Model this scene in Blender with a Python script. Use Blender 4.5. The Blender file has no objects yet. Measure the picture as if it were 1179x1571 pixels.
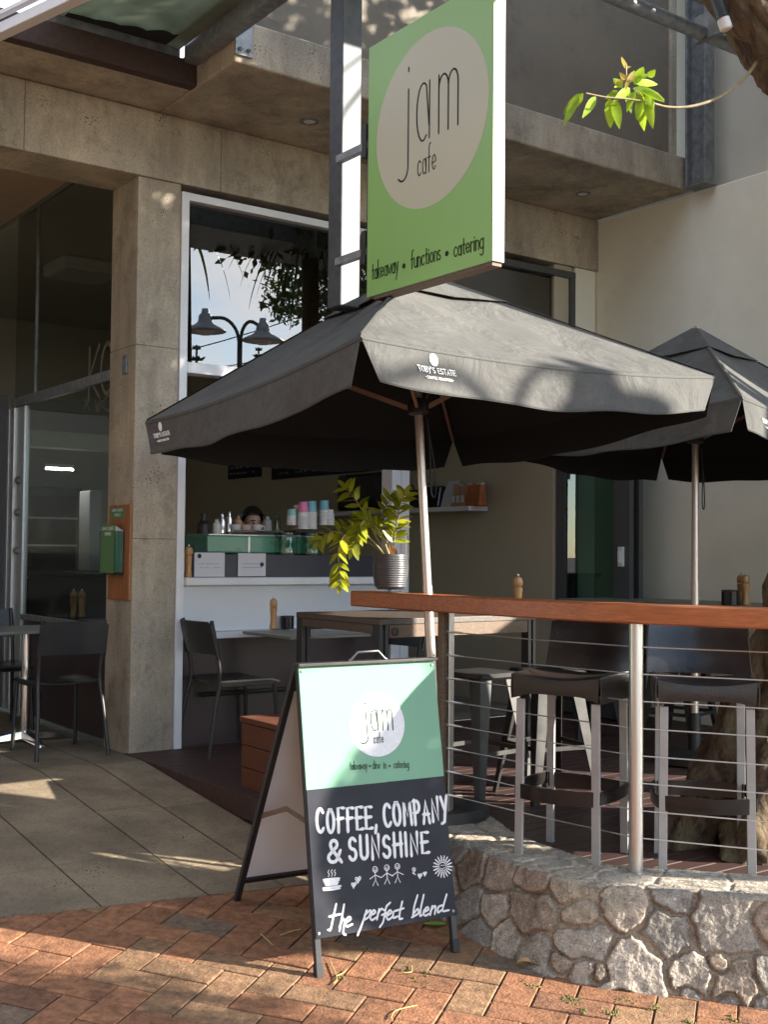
import bpy, bmesh, math, random
import numpy as np
from mathutils import Vector, Matrix
random.seed(7); np.random.seed(7)
S = bpy.context.scene
R = math.radians
# ---------------------------------------------------------------- camera
F_PX, YAW, PITCH, ROLL = 1808.0, R(35.93), R(2.036), R(.524)
CAM = np.array([0, 0, 1.25])
FWD = np.array([0, math.cos(PITCH), math.sin(PITCH)]); UP0 = np.array([0, -math.sin(PITCH), math.cos(PITCH)]); RT0 = np.array([1., 0, 0])
RT = math.cos(ROLL)*RT0 + math.sin(ROLL)*UP0
UP = -math.sin(ROLL)*RT0 + math.cos(ROLL)*UP0
cd = bpy.data.cameras.new('camera'); cam = bpy.data.objects.new('camera', cd); S.collection.objects.link(cam)
cd.sensor_fit = 'VERTICAL'; cd.sensor_height = 36; cd.lens = 36*F_PX/1571; cd.clip_end = 3000; cd.clip_start = .05
cam.matrix_world = Matrix(((RT[0], UP[0], -FWD[0], CAM[0]), (RT[1], UP[1], -FWD[1], CAM[1]), (RT[2], UP[2], -FWD[2], CAM[2]), (0, 0, 0, 1)))
S.camera = cam
# ---------------------------------------------------------------- light
SUN_EL, SUN_AZ = R(19.5), R(-9.5)          # azimuth measured from +x
w = bpy.data.worlds.new('World'); S.world = w; w.use_nodes = True
nt = w.node_tree; nt.nodes.clear()
def N(nt, t, **k):
    n = nt.nodes.new(t)
    for a, b in k.items():
        if a.startswith('i_'): n.inputs[a[2:].replace('_', ' ')].default_value = b
        else: setattr(n, a, b)
    return n
sky = N(nt, 'ShaderNodeTexSky', sky_type='NISHITA', sun_disc=False, sun_elevation=SUN_EL, sun_rotation=R(90)-SUN_AZ, dust_density=.15, ozone_density=2.5, air_density=1.0)
tc = N(nt, 'ShaderNodeTexCoord'); mp = N(nt, 'ShaderNodeMapping'); mp.inputs['Scale'].default_value = (1, 1, 2.2); mp.inputs['Location'].default_value = (4.4, 2.0, .2)
nz = N(nt, 'ShaderNodeTexNoise', i_Scale=3.1, i_Detail=9, i_Roughness=.58)
rp = N(nt, 'ShaderNodeValToRGB'); rp.color_ramp.elements[0].position = .46; rp.color_ramp.elements[1].position = .64
mx = N(nt, 'ShaderNodeMix', data_type='RGBA'); mx.inputs['B'].default_value = (8.0, 7.9, 7.8, 1)
bg = N(nt, 'ShaderNodeBackground', i_Strength=.15); wo = N(nt, 'ShaderNodeOutputWorld')
L = nt.links.new
L(tc.outputs['Generated'], mp.inputs['Vector']); L(mp.outputs[0], nz.inputs['Vector']); L(nz.outputs[0], rp.inputs[0])
L(rp.outputs[0], mx.inputs['Factor']); L(sky.outputs[0], mx.inputs['A']); L(mx.outputs['Result'], bg.inputs[0]); L(bg.outputs[0], wo.inputs[0])
sl = bpy.data.lights.new('sun', 'SUN'); sl.energy = 5.0; sl.angle = R(.53); sl.color = (1, .93, .82)
so = bpy.data.objects.new('sun', sl); S.collection.objects.link(so)
SD = Vector((math.cos(SUN_AZ)*math.cos(SUN_EL), math.sin(SUN_AZ)*math.cos(SUN_EL), math.sin(SUN_EL)))
so.rotation_euler = SD.to_track_quat('Z', 'Y').to_euler(); so.location = (20, -4, 12)
S.view_settings.view_transform = 'Standard'; S.view_settings.look = 'None'; S.view_settings.exposure = 1.96; S.view_settings.gamma = 1
S.render.engine = 'CYCLES'
cy = S.cycles; cy.max_bounces = 8; cy.diffuse_bounces = 4; cy.glossy_bounces = 4; cy.transparent_max_bounces = 12; cy.transmission_bounces = 6
cy.caustics_reflective = False; cy.caustics_refractive = False; cy.sample_clamp_indirect = 6; cy.use_denoising = True
# ---------------------------------------------------------------- geometry helpers
def V(*a): return np.array(a, float)
def ray(x, y): return FWD + RT*(x-589.5)/F_PX + UP*(785.5-y)/F_PX
def at_z(x, y, z): r = ray(x, y); return CAM + r*(z-1.25)/r[2]
def at_d(x, y, d): r = ray(x, y); return CAM + r*d/r[1]
UD = V(math.cos(YAW), math.sin(YAW), 0); VD = V(math.sin(YAW), -math.cos(YAW), 0)    # along the shop front / out of it
P0 = at_z(207, 1155, 0)
def on_t(x, y, t): r = ray(x, y); return CAM + r*((t-(CAM-P0)@VD)/(r@VD))
def on_s(x, y, s): r = ray(x, y); return CAM + r*((s-(CAM-P0)@UD)/(r@UD))
def F(s, t, z): return P0 + UD*s + VD*t + V(0, 0, z)
def st(P): q = np.asarray(P)-P0; return q@UD, q@VD
def proj(P):
    d = np.asarray(P)-CAM; k = d@FWD
    return 589.5+F_PX*(d@RT)/k, 785.5-F_PX*(d@UP)/k
def gh(t): return float(np.interp(t, [0.3, 2.25, 3.25, 3.8, 4.35, 6, 30], [0, -.2, -.28, -.31, -.33, -.36, -.4]))
COL = S.collection
class MB:
    def __init__(s): s.v = []; s.f = []; s.m = []; s.col = []
    def add(s, vs, fs, mi=0):
        o = len(s.v); s.v += [tuple(map(float, p)) for p in vs]; s.f += [[o+i for i in f] for f in fs]; s.m += [mi]*len(fs); return s
    def hexa(s, p, mi=0):   # p: 4 bottom ccw, 4 top ccw
        return s.add(p, [(3, 2, 1, 0), (4, 5, 6, 7), (0, 1, 5, 4), (1, 2, 6, 5), (2, 3, 7, 6), (3, 0, 4, 7)], mi)
    def box(s, x0, x1, y0, y1, z0, z1, mi=0):
        return s.hexa([(x0, y0, z0), (x1, y0, z0), (x1, y1, z0), (x0, y1, z0), (x0, y0, z1), (x1, y0, z1), (x1, y1, z1), (x0, y1, z1)], mi)
    def fbox(s, s0, s1, t0, t1, z0, z1, mi=0):   # in shop-front coordinates (t out of the front)
        return s.hexa([F(s0, t1, z0), F(s1, t1, z0), F(s1, t0, z0), F(s0, t0, z0), F(s0, t1, z1), F(s1, t1, z1), F(s1, t0, z1), F(s0, t0, z1)], mi)
    def bar(s, a, b, wx, wy, up=(0, 0, 1), mi=0, w2=None):
        a = np.asarray(a, float); b = np.asarray(b, float); d = b-a; d /= np.linalg.norm(d)
        u = np.asarray(up, float); x = np.cross(d, u); x /= np.linalg.norm(x); y = np.cross(x, d)
        k = w2 if w2 else 1
        q = [(-1, -1), (1, -1), (1, 1), (-1, 1)]
        return s.hexa([a+x*wx/2*i+y*wy/2*j for i, j in q]+[b+x*wx/2*i*k+y*wy/2*j*k for i, j in q], mi)
    def tube(s, pts, r, n=8, mi=0, cap=True):
        pts = [np.asarray(p, float) for p in pts]; rr = r if hasattr(r, '__len__') else [r]*len(pts)
        vs = []; fs = []; prev = None
        for i, p in enumerate(pts):
            t = pts[min(i+1, len(pts)-1)]-pts[max(i-1, 0)]; t /= np.linalg.norm(t)+1e-12
            if prev is None:
                a = V(0, 0, 1) if abs(t[2]) < .9 else V(1, 0, 0); x = np.cross(t, a)
            else: x = prev-t*(prev@t)
            x /= np.linalg.norm(x)+1e-12; prev = x; y = np.cross(t, x)
            for k in range(n):
                an = 2*math.pi*k/n; vs.append(p+rr[i]*(math.cos(an)*x+math.sin(an)*y))
        for i in range(len(pts)-1):
            for k in range(n): fs.append((i*n+k, i*n+(k+1) % n, (i+1)*n+(k+1) % n, (i+1)*n+k))
        if cap: fs.append(tuple(range(n-1, -1, -1))); fs.append(tuple((len(pts)-1)*n+k for k in range(n)))
        return s.add(vs, fs, mi)
    def lathe(s, prof, o=(0, 0, 0), n=24, mi=0, ax=None):
        o = np.asarray(o, float); vs = []; fs = []
        z = V(0, 0, 1) if ax is None else np.asarray(ax, float)/np.linalg.norm(ax)
        x = np.cross(V(0, 1, 0) if abs(z[1]) < .9 else V(1, 0, 0), z); x /= np.linalg.norm(x); y = np.cross(z, x)
        for r, h in prof:
            for k in range(n): an = 2*math.pi*k/n; vs.append(o+z*h+r*(math.cos(an)*x+math.sin(an)*y))
        for i in range(len(prof)-1):
            for k in range(n): fs.append((i*n+k, i*n+(k+1) % n, (i+1)*n+(k+1) % n, (i+1)*n+k))
        if prof[0][0] > 1e-4: fs.append(tuple(range(n-1, -1, -1)))
        if prof[-1][0] > 1e-4: fs.append(tuple((len(prof)-1)*n+k for k in range(n)))
        return s.add(vs, fs, mi)
    def grid(s, fn, nu, nv, mi=0, thick=0, mi2=None):
        P = np.array([[fn(i/nu, j/nv) for j in range(nv+1)] for i in range(nu+1)], float)
        g = lambda i, j: i*(nv+1)+j
        fs = [(g(i, j), g(i+1, j), g(i+1, j+1), g(i, j+1)) for i in range(nu) for j in range(nv)]
        if not thick: return s.add(P.reshape(-1, 3), fs, mi)
        du = np.gradient(P, axis=0); dv = np.gradient(P, axis=1); nn = np.cross(du, dv); nn /= np.linalg.norm(nn, axis=2, keepdims=True)+1e-12
        Q = P-nn*thick; s.add(P.reshape(-1, 3), fs, mi); s.add(Q.reshape(-1, 3), [f[::-1] for f in fs], mi if mi2 is None else mi2)
        m = (nu+1)*(nv+1); o = len(s.v)-2*m; e = []
        for i in range(nu): e += [(g(i+1, 0), g(i, 0)), (g(i, nv), g(i+1, nv))]
        for j in range(nv): e += [(g(0, j), g(0, j+1)), (g(nu, j+1), g(nu, j))]
        s.f += [[o+a, o+b, o+m+b, o+m+a] for a, b in e]; s.m += [mi]*len(e); return s
    def build(s, name, mats, parent=None, smooth=None, bev=0, seg=2, world=True):
        me = bpy.data.meshes.new(name); v = np.array(s.v)
        if parent is not None and world:
            M = np.array(wm(parent).inverted()); v = v@M[:3, :3].T+M[:3, 3]
        me.from_pydata(v.tolist(), [], s.f); mats = mats if isinstance(mats, (list, tuple)) else [mats]
        for m in mats: me.materials.append(m)
        if len(mats) > 1: me.polygons.foreach_set('material_index', s.m)
        if len(s.col) == len(s.v) and s.col:
            ca = me.color_attributes.new('tone', 'FLOAT_COLOR', 'POINT'); ca.data.foreach_set('color', np.array(s.col, np.float32).ravel())
        bm = bmesh.new(); bm.from_mesh(me); bmesh.ops.recalc_face_normals(bm, faces=bm.faces) if smooth != 'keep' else None; bm.to_mesh(me); bm.free()
        if smooth: me.shade_smooth(); me.set_sharp_from_angle(angle=R(38 if smooth == True else 180 if smooth == 'keep' else smooth))
        me.update(); o = bpy.data.objects.new(name, me); COL.objects.link(o)
        if parent is not None: o.parent = parent
        if bev:
            b = o.modifiers.new('bevel', 'BEVEL'); b.width = bev; b.segments = seg; b.limit_method = 'ANGLE'; b.angle_limit = R(40); b.harden_normals = False
        return o
def wm(o):
    M = Matrix.LocRotScale(o.location, o.rotation_euler, o.scale) if o.rotation_mode != 'QUATERNION' else Matrix.LocRotScale(o.location, o.rotation_quaternion, o.scale)
    return wm(o.parent) @ M if o.parent else M
def thing(name, label, cat, loc=(0, 0, 0), rotz=0, group=None):
    o = bpy.data.objects.new(name, None); COL.objects.link(o); o.location = [float(c) for c in loc]; o.rotation_euler = (0, 0, rotz); o.empty_display_size = .1
    return tag(o, label, cat, group)
def tag(o, label, cat, group=None):
    o['label'] = label; o['category'] = cat
    if group: o['group'] = group
    return o
def struct(o): o['kind'] = 'structure'; return o
def dup(root, loc, rotz, label, group=None):
    def cp(o, par):
        c = o.copy(); COL.objects.link(c); c.parent = par
        for ch in o.children: cp(ch, c)
        return c
    r = cp(root, None); r.location = [float(c) for c in loc]; r.rotation_euler = (0, 0, rotz); r['label'] = label
    if group: r['group'] = group
    return r
# ---------------------------------------------------------------- materials
def mat(name, c, rough=.6, metal=0, var=.12, vscale=6, bump=0, bscale=60, spec=.5, c2=None, coat=0, sheen=0, stretch=None, detail=6, transl=0, tone=False, emit=None):
    m = bpy.data.materials.new(name); m.use_nodes = True; t = m.node_tree; b = t.nodes['Principled BSDF']; Lk = t.links.new
    b.inputs['Roughness'].default_value = rough; b.inputs['Metallic'].default_value = metal; b.inputs['Specular IOR Level'].default_value = spec
    b.inputs['Coat Weight'].default_value = coat; b.inputs['Coat Roughness'].default_value = .15; b.inputs['Sheen Weight'].default_value = sheen
    if emit: b.inputs['Emission Color'].default_value = (*emit[:3], 1); b.inputs['Emission Strength'].default_value = emit[3]
    tc = N(t, 'ShaderNodeTexCoord'); mp = N(t, 'ShaderNodeMapping'); Lk(tc.outputs['Object'], mp.inputs[0])
    if stretch: mp.inputs['Scale'].default_value = stretch
    nz = N(t, 'ShaderNodeTexNoise', i_Scale=vscale, i_Detail=detail, i_Roughness=.6); Lk(mp.outputs[0], nz.inputs['Vector'])
    mx = N(t, 'ShaderNodeMix', data_type='RGBA')
    ca = [min(1, x*(1-var)) for x in c]; cb = [min(1, x*(1+var)) for x in (c2 or c)]
    mx.inputs['A'].default_value = (*ca, 1); mx.inputs['B'].default_value = (*cb, 1)
    rp = N(t, 'ShaderNodeMapRange', i_From_Min=.3, i_From_Max=.7); Lk(nz.outputs[0], rp.inputs[0]); Lk(rp.outputs[0], mx.inputs['Factor'])
    out = mx.outputs['Result']
    if tone:
        at = N(t, 'ShaderNodeVertexColor', layer_name='tone'); ml = N(t, 'ShaderNodeMix', data_type='RGBA', blend_type='MULTIPLY'); ml.inputs['Factor'].default_value = 1
        Lk(out, ml.inputs['A']); Lk(at.outputs[0], ml.inputs['B']); out = ml.outputs['Result']
    Lk(out, b.inputs['Base Color']); m['out'] = 1
    rr = N(t, 'ShaderNodeMapRange', i_To_Min=max(0, rough-.08), i_To_Max=min(1, rough+.1)); Lk(nz.outputs[0], rr.inputs[0]); Lk(rr.outputs[0], b.inputs['Roughness'])
    if bump:
        n2 = N(t, 'ShaderNodeTexNoise', i_Scale=bscale, i_Detail=5); Lk(mp.outputs[0], n2.inputs['Vector'])
        bp = N(t, 'ShaderNodeBump', i_Strength=bump, i_Distance=.01); Lk(n2.outputs[0], bp.inputs['Height']); Lk(bp.outputs[0], b.inputs['Normal'])
    if transl:
        tr = N(t, 'ShaderNodeBsdfTranslucent'); Lk(out, tr.inputs[0]); ms = N(t, 'ShaderNodeMixShader', i_Fac=transl)
        Lk(b.outputs[0], ms.inputs[1]); Lk(tr.outputs[0], ms.inputs[2]); Lk(ms.outputs[0], t.nodes['Material Output'].inputs[0])
    return m
def concrete(name, c, dark=.55):
    m = mat(name, c, .85, var=.16, vscale=1.7, bump=.25, bscale=35, c2=[c[0]*1.05, c[1]*1.03, c[2]*.97])
    t = m.node_tree; b = t.nodes['Principled BSDF']; Lk = t.links.new
    src = b.inputs['Base Color'].links[0].from_socket; tc = [n for n in t.nodes if n.type == 'TEX_COORD'][0]
    vo = N(t, 'ShaderNodeTexVoronoi', i_Scale=55); Lk(tc.outputs['Object'], vo.inputs['Vector'])
    nz = N(t, 'ShaderNodeTexNoise', i_Scale=5, i_Detail=3); Lk(tc.outputs['Object'], nz.inputs['Vector'])
    th = N(t, 'ShaderNodeMapRange', i_From_Min=.5, i_From_Max=.75, i_To_Min=.0, i_To_Max=.36); Lk(nz.outputs[0], th.inputs[0])
    lt = N(t, 'ShaderNodeMath', operation='LESS_THAN'); Lk(vo.outputs['Distance'], lt.inputs[0]); Lk(th.outputs[0], lt.inputs[1])
    st1 = N(t, 'ShaderNodeTexNoise', i_Scale=2.2, i_Detail=7, i_Roughness=.7); mp = N(t, 'ShaderNodeMapping'); mp.inputs['Scale'].default_value = (1, 1, .25)
    Lk(tc.outputs['Object'], mp.inputs[0]); Lk(mp.outputs[0], st1.inputs['Vector'])
    sr = N(t, 'ShaderNodeMapRange', i_From_Min=.35, i_From_Max=.62, i_To_Min=.6, i_To_Max=1.08); Lk(st1.outputs[0], sr.inputs[0])
    m1 = N(t, 'ShaderNodeMix', data_type='RGBA', blend_type='MULTIPLY'); m1.inputs['Factor'].default_value = 1; Lk(src, m1.inputs['A']); Lk(sr.outputs[0], m1.inputs['B'])
    m2 = N(t, 'ShaderNodeMix', data_type='RGBA'); Lk(lt.outputs[0], m2.inputs['Factor']); Lk(m1.outputs['Result'], m2.inputs['A']); m2.inputs['B'].default_value = (c[0]*.3, c[1]*.28, c[2]*.25, 1)
    Lk(m2.outputs['Result'], b.inputs['Base Color']); return m
def wood(name, c, rough=.45, axis=(1, 12, 12), rot=0, coat=0, var=.3):
    m = mat(name, c, rough, var=var, vscale=5, stretch=axis, bump=.12, bscale=12, coat=coat, c2=[c[0]*1.1, c[1], c[2]*.9])
    for n in m.node_tree.nodes:
        if n.type == 'MAPPING': n.vector_type = 'TEXTURE'; n.inputs['Rotation'].default_value = (0, 0, rot); n.inputs['Scale'].default_value = [1/a for a in axis]
    return m
def glass(name, tint, refl, rough=.0):
    m = bpy.data.materials.new(name); m.use_nodes = True; t = m.node_tree; t.nodes.clear(); Lk = t.links.new
    tr = N(t, 'ShaderNodeBsdfTransparent'); tr.inputs[0].default_value = (*tint, 1); gl = N(t, 'ShaderNodeBsdfGlossy'); gl.inputs['Roughness'].default_value = rough
    fr = N(t, 'ShaderNodeFresnel', i_IOR=1.5); ad = N(t, 'ShaderNodeMath', operation='MULTIPLY_ADD'); ad.inputs[1].default_value = 1.0; ad.inputs[2].default_value = refl; ad.use_clamp = True
    ms = N(t, 'ShaderNodeMixShader'); o = N(t, 'ShaderNodeOutputMaterial')
    ge = N(t, 'ShaderNodeNewGeometry'); inv = N(t, 'ShaderNodeMath', operation='SUBTRACT'); inv.inputs[0].default_value = 1; Lk(ge.outputs['Backfacing'], inv.inputs[1])   # a thin pane mirrors once, on its outer face
    m0 = N(t, 'ShaderNodeMath', operation='MULTIPLY'); Lk(inv.outputs[0], m0.inputs[1])
    Lk(fr.outputs[0], ad.inputs[0]); Lk(ad.outputs[0], m0.inputs[0]); Lk(m0.outputs[0], ms.inputs[0]); Lk(tr.outputs[0], ms.inputs[1]); Lk(gl.outputs[0], ms.inputs[2]); Lk(ms.outputs[0], o.inputs[0]); return m
M = {}
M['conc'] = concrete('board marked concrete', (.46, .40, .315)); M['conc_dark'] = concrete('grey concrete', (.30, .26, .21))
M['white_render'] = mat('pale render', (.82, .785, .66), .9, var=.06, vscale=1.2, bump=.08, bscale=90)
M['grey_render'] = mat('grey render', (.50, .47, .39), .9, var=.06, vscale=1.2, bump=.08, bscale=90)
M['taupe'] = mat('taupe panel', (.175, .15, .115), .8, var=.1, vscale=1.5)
M['olive'] = mat('olive interior paint', (.48, .43, .32), .85, var=.06, vscale=1)
M['dark_paint'] = mat('dark interior paint', (.05, .05, .05), .8)
M['tan_ceiling'] = mat('tan ceiling paint', (.46, .34, .24), .85, var=.06)
M['grey_ceiling'] = mat('grey ceiling paint', (.40, .39, .33), .85, var=.06)
M['maroon'] = mat('maroon base tile', (.055, .035, .038), .45, var=.35, vscale=3)
M['white_alu'] = mat('white powder coat', (.72, .73, .75), .4, var=.05, vscale=9)
M['sign_edge'] = mat('dulled white sign edge', (.42, .42, .40), .5, var=.06, vscale=6)
M['panel_white'] = mat('white laminate', (.66, .69, .74), .35, var=.04, vscale=2)
M['alu'] = mat('anodised aluminium', (.55, .56, .57), .38, metal=.75, var=.08, vscale=20)
M['dark_alu'] = mat('charcoal aluminium', (.075, .078, .08), .45, var=.1)
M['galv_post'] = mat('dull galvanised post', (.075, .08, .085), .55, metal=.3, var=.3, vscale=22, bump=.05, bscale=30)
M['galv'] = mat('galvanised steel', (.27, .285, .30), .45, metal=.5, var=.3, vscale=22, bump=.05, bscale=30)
M['galv_dark'] = mat('dull galvanised steel', (.22, .23, .24), .5, metal=.5, var=.35, vscale=18)
M['steel'] = mat('brushed steel', (.62, .60, .57), .3, metal=.9, var=.1, vscale=40, stretch=(1, 1, .06))
M['chrome'] = mat('chrome', (.75, .75, .76), .15, metal=1, var=.05)
M['black_metal'] = mat('black powder coat', (.018, .018, .02), .42, var=.2)
M['gun'] = mat('gunmetal steel', (.045, .043, .04), .5, metal=.5, var=.3, vscale=12)
M['leather'] = mat('black leather', (.012, .010, .010), .22, var=.35, vscale=9, bump=.06, bscale=140, spec=.45)
M['leather_brown'] = mat('dark brown leather', (.022, .016, .013), .34, var=.3, vscale=9, bump=.2, bscale=140)
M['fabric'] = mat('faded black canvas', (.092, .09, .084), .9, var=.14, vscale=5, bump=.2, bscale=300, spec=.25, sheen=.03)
M['inner_shade'] = mat('black canvas lining', (.008, .008, .009), .95, var=.2)  # inside of the same canvas, its shade put into a near-black colour
M['timber_dark'] = wood('dark stained timber', (.045, .026, .02), .7)
M['rail_wood'] = wood('oiled red hardwood', (.36, .115, .04), .38, axis=(1.2, 22, 22), rot=R(-33), coat=.15)
M['bench_wood'] = wood('weathered table timber', (.125, .088, .06), .7, axis=(1, 18, 18), rot=R(35))
M['top_wood'] = wood('dark table top', (.075, .06, .048), .5, axis=(1, 14, 14), rot=R(35))
M['box_wood'] = wood('reddish box timber', (.11, .036, .017), .6, axis=(1.5, 1.5, 18), var=.25)
M['deck_wood'] = wood('dark deck boards', (.05, .026, .022), .55, axis=(1, 16, 16), rot=YAW)
M['mill_wood'] = wood('turned beech', (.46, .26, .11), .35, axis=(14, 14, 1.5), coat=.2)
M['board_wood'] = wood('orange plywood', (.29, .115, .042), .5, axis=(12, 12, 1.2))
M['table_top'] = mat('grey green laminate', (.17, .17, .14), .4, var=.12, vscale=5)
M['mint'] = mat('mint panel', (.185, .345, .24), .8, var=.03, vscale=3, spec=.03)
M['chalk'] = mat('chalk board face', (.016, .017, .024), .5, var=.3, vscale=4, spec=.15, c2=(.022, .023, .03))
M['white_paint'] = mat('white sign paint', (.66, .66, .67), .8, var=.08, vscale=60, spec=.1)
M['sign_green'] = mat('green sign face', (.27, .50, .13), .42, var=.03, vscale=2)
M['sign_cream'] = mat('beige sign face', (.55, .535, .39), .45, var=.03, vscale=2)
M['ink'] = mat('dark grey ink', (.05, .055, .06), .9, var=.05, spec=.02)
M['ink_green'] = mat('dark green ink', (.035, .06, .03), .9, var=.05, spec=.02)
M['white_plain'] = mat('white card', (.70, .70, .70), .6, var=.04)
M['logo'] = mat('white print', (.85, .85, .85), .6, var=.03)
M['lav'] = mat('pale back panel', (.80, .80, .82), .45, var=.03)
M['mint_machine'] = mat('mint enamel', (.10, .27, .19), .28, var=.04)
M['black_gloss'] = mat('black gloss', (.012, .012, .016), .15, var=.1)
M['navy'] = mat('dark blue panel', (.012, .014, .03), .4)
M['paper'] = mat('printed paper', (.58, .57, .60), .7, var=.03)
M['orange'] = mat('orange packet', (.42, .12, .035), .5, var=.25, vscale=14)
M['tan_pack'] = mat('tan packet', (.42, .25, .15), .55, var=.2, vscale=12)
M['pink'] = mat('pink cup', (.70, .20, .36), .5, var=.03); M['blue_cup'] = mat('teal cup', (.18, .42, .47), .5, var=.03); M['green_cup'] = mat('mint cup', (.22, .5, .42), .5, var=.03)
M['cup_white'] = mat('white cup', (.62, .60, .57), .5, var=.04); M['peach'] = mat('peach cup', (.6, .42, .36), .5, var=.04)
M['pot'] = mat('charcoal glazed pot', (.075, .072, .075), .35, var=.2, vscale=10)
M['soil'] = mat('potting soil', (.03, .02, .012), .95, bump=.6, bscale=80)
M['zz'] = mat('waxy zz leaf', (.36, .42, .03), .32, var=.3, vscale=8, transl=.45, c2=(.42, .42, .03), tone=True)
M['zz_stem'] = mat('zz stem', (.24, .20, .09), .5, var=.3)
M['leaf'] = mat('bright young leaf', (.32, .46, .03), .35, var=.3, vscale=10, transl=.5, tone=True)
M['twig'] = mat('pale twig', (.27, .21, .12), .8, var=.3, vscale=40)
M['bark'] = mat('mottled bark', (.11, .075, .045), .95, var=.6, vscale=16, bump=1, bscale=34, c2=(.24, .16, .09), stretch=(1, 1, .5))
M['crown'] = mat('tree foliage', (.05, .085, .022), .5, var=.4, vscale=3, transl=.3, tone=True)
M['palm'] = mat('palm frond', (.06, .085, .035), .5, var=.35, vscale=3, transl=.2)
M['stone'] = mat('granite wall stone', (.275, .25, .22), .9, var=.25, vscale=26, bump=.5, bscale=95, tone=True, c2=(.32, .28, .235))
M['brick'] = mat('clay pavers', (.215, .087, .038), .85, var=.3, vscale=30, bump=.5, bscale=90, tone=True, c2=(.26, .115, .054))
M['sand'] = mat('jointing sand', (.12, .085, .06), .95, var=.4, vscale=30, bump=.5, bscale=150)
M['asphalt'] = mat('street paving', (.16, .13, .11), .9, var=.2, vscale=4, bump=.3, bscale=90)
M['skin'] = mat('skin', (.50, .30, .22), .5, var=.05); M['hair'] = mat('dark hair', (.012, .009, .007), .45, var=.3, vscale=60, stretch=(1, 1, .2)); M['shirt'] = mat('black shirt', (.02, .02, .022), .8)
M['cable'] = mat('black cord', (.01, .01, .01), .6); M['wire'] = mat('wire rope', (.55, .53, .50), .35, metal=.8, var=.1)
M['menu_green'] = mat('green leaflet', (.09, .20, .075), .5, var=.05); M['grime'] = mat('black mould', (.012, .012, .010), .95)
M['glass_win'] = glass('reflective window', (.34, .36, .34), .14); M['glass_side'] = glass('clear shopfront', (.72, .76, .74), .06); M['glass_dim'] = glass('dim fridge glass', (.5, .55, .53), 0); M['glass_green'] = glass('greenish glass', (.62, .72, .68), .05)
M['clear'] = glass('clear jar', (.62, .78, .72), .04)
M['roof_glass'] = mat('weathered translucent roofing', (.34, .38, .30), .6, var=.25, vscale=3, transl=.55)
M['lamp_lit'] = mat('fluorescent tube', (.9, .9, .9), .5, emit=(1, .97, .9, 24))
M['moss'] = mat('moss', (.15, .13, .035), .95, var=.4, vscale=40, bump=.5, bscale=120)

def bark_detail():
    t = M['bark'].node_tree; b = t.nodes['Principled BSDF']; Lk = t.links.new; tc = [n for n in t.nodes if n.type == 'TEX_COORD'][0]
    mp = N(t, 'ShaderNodeMapping'); mp.inputs['Scale'].default_value = (1, 1, .55); Lk(tc.outputs['Object'], mp.inputs[0])
    nz = N(t, 'ShaderNodeTexNoise', i_Scale=9, i_Detail=12, i_Roughness=.72, i_Distortion=1.2); Lk(mp.outputs[0], nz.inputs['Vector'])
    r = N(t, 'ShaderNodeValToRGB'); e = r.color_ramp.elements; e[0].position = .30; e[0].color = (.012, .008, .005, 1); e[1].position = .75; e[1].color = (.22, .17, .105, 1)
    for p, c in ((.42, (.07, .040, .022, 1)), (.52, (.14, .088, .046, 1)), (.60, (.10, .088, .045, 1)), (.66, (.17, .12, .07, 1))): q = e.new(p); q.color = c
    Lk(nz.outputs[0], r.inputs[0]); Lk(r.outputs[0], b.inputs['Base Color'])
    vo = N(t, 'ShaderNodeTexVoronoi', i_Scale=26, feature='DISTANCE_TO_EDGE'); Lk(mp.outputs[0], vo.inputs['Vector'])
    ad = N(t, 'ShaderNodeMath', operation='MULTIPLY_ADD'); ad.inputs[1].default_value = .7; Lk(vo.outputs['Distance'], ad.inputs[0]); Lk(nz.outputs[0], ad.inputs[2])
    bp = N(t, 'ShaderNodeBump', i_Strength=.9, i_Distance=.03); Lk(ad.outputs[0], bp.inputs['Height']); Lk(bp.outputs[0], b.inputs['Normal'])
bark_detail()
def speckle(key, scale, dark, light, amt=.5):
    t = M[key].node_tree; b = t.nodes['Principled BSDF']; Lk = t.links.new; tc = [n for n in t.nodes if n.type == 'TEX_COORD'][0]; src = b.inputs['Base Color'].links[0].from_socket
    nz = N(t, 'ShaderNodeTexNoise', i_Scale=scale, i_Detail=4, i_Roughness=.8); Lk(tc.outputs['Object'], nz.inputs['Vector'])
    r = N(t, 'ShaderNodeValToRGB'); e = r.color_ramp.elements; e[0].position = .36; e[0].color = (dark, dark, dark, 1); e[1].position = .66; e[1].color = (light, light, light, 1); q = e.new(.46); q.color = (1, 1, 1, 1); q = e.new(.57); q.color = (1, 1, 1, 1)
    m = N(t, 'ShaderNodeMix', data_type='RGBA', blend_type='MULTIPLY'); m.inputs['Factor'].default_value = amt; Lk(nz.outputs[0], r.inputs[0]); Lk(src, m.inputs['A']); Lk(r.outputs[0], m.inputs['B']); Lk(m.outputs['Result'], b.inputs['Base Color'])
speckle('stone', 150, .25, 1.7, .9); speckle('brick', 95, .55, 1.3, .6); speckle('stone', 14, .6, 1.35, .8); speckle('brick', 7, .62, 1.25, .8)
speckle('conc', 110, .45, 1.35, .8); speckle('conc', 3, .72, 1.2, .8); speckle('white_render', 2.2, .95, 1.03, .8); speckle('grey_render', 2.2, .93, 1.04, .8); speckle('taupe', 2.5, .8, 1.15, .8)
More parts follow.
